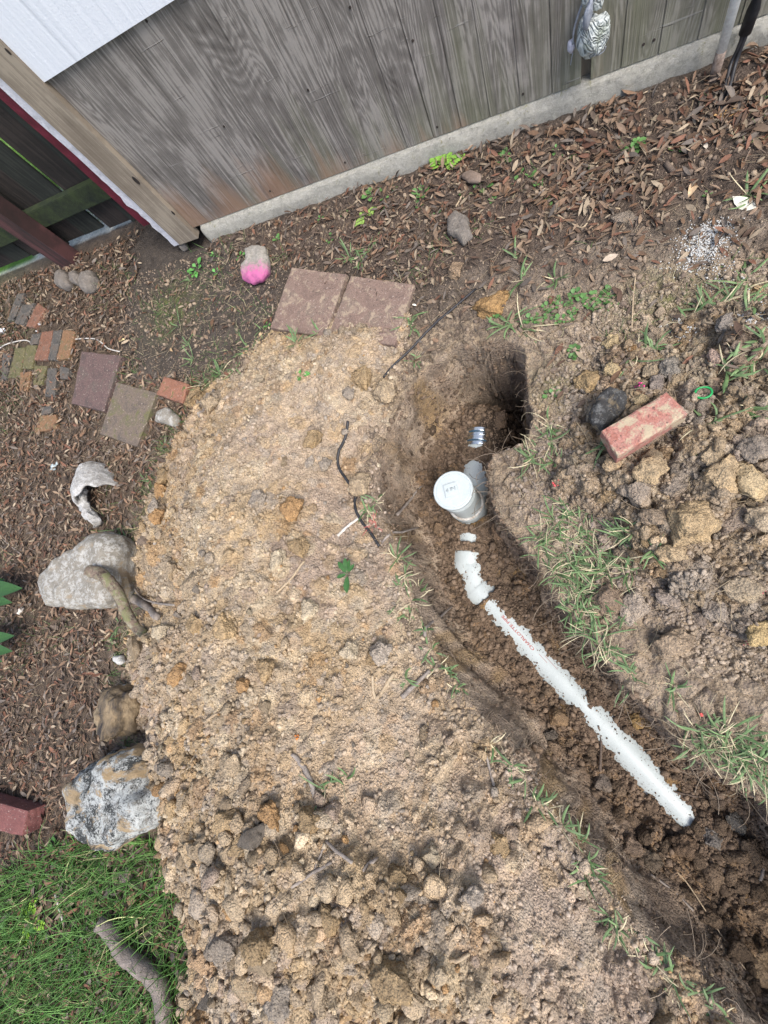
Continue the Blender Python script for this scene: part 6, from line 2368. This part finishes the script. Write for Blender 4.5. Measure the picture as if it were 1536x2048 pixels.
# ------------------------------------------------------------------ pole and cables right
q = hit(1427, 158)
stk = bmesh.new()
pole = empty('pole', q, 'thin white pole with a rust brown foot standing before the wall', 'pole')
tube_bm(stk, [Vector((0, 0, .075)), Vector((.001, 0, .4)), Vector((0, .002, 1.5))], .0125, 20)
bm_obj('white_tube', stk, simple_mat('white_pole_paint', (.74, .77, .76), (.84, .86, .85), 20, .5, 0), pole, True)
stk = bmesh.new()
tube_bm(stk, [Vector((0, 0, -.03)), Vector((0, 0, .03)), Vector((0, 0, .0755))], .0131, 20)
bm_obj('rusty_foot', stk, simple_mat('rusty_brown', (.09, .06, .045), (.30, .24, .2), 50, .9, .002), pole, True)
q = Vector(PY(1490, 66, YW - .05))
con = empty('cable_bundle', Vector((q.x, q.y, 0)), 'black conduit with two loose black cables trailing into the leaves', 'cable')
zc = q.z
bmc = bmesh.new()
tube_bm(bmc, [Vector((0, 0, zc)), Vector((.004, .004, zc + .05)), Vector((.008, .008, zc + .15)), Vector((.008, .01, 2.2))], .0155, 20)
bm_obj('conduit', bmc, M_BLK, con, True)
for dx, ends in ((-.006, [(1478, 92), (1463, 125), (1452, 165), (1443, 205), (1440, 232)]), (.006, [(1484, 92), (1471, 128), (1461, 168), (1450, 205), (1443, 236)])):
    hs = [.085, .05, .03, .014, .004]
    pts_ = [Vector((dx, -.004, zc + .03))]
    for (x, y), z in zip(ends, hs):
        w_ = Vector(P(x, y, z))
        w_.z = max(w_.z, float(hz(w_.x, w_.y)) + .003)
        pts_.append(w_ - con.location)
    bmc = bmesh.new()
    tube_bm(bmc, smooth_path(pts_, 5), .0052, 10)
    bm_obj('cable', bmc, M_BLK, con, True)

# ------------------------------------------------------------------ give each grouped tuft and weed its own place in its row
def ordn(n):
    return f"{n}{'th' if 10 <= n % 100 <= 20 else {1: 'st', 2: 'nd', 3: 'rd'}.get(n % 10, 'th')}"


for grp, fmt in {
    'grass tufts on the left trench rim': 'small pale green grass tuft, {} from the top on the left trench rim',
    'grass tufts on the right trench rim': 'tangled half dry grass tuft, {} from the top on the right trench rim',
    'grass tufts on the open soil': 'loose broad green grass tuft, {} from the wall on open soil',
    'dark green grass tufts left of the trench': 'dark green grass tuft, {} from the wall around the left heap edge',
    'green weeds below the shed wall': 'small broad leaf weed, {} from the shed wall among dead leaves',
    'patch of small weeds above the trench end': 'clover like weed, {} from the top of the patch above the trench',
    'green seedlings left of the pavers': 'bright green seedling, {} from the wall on dark soil left of the pavers',
    'leafy weeds in the lower left grass': 'leafy green weed, {} from the top in the lower left grass',
}.items():
    obs = sorted([o for o in scene.objects if o.get('group') == grp], key=lambda o: -o.location.y)
    for i, o in enumerate(obs):
        o['label'] = fmt.format(ordn(i + 1))
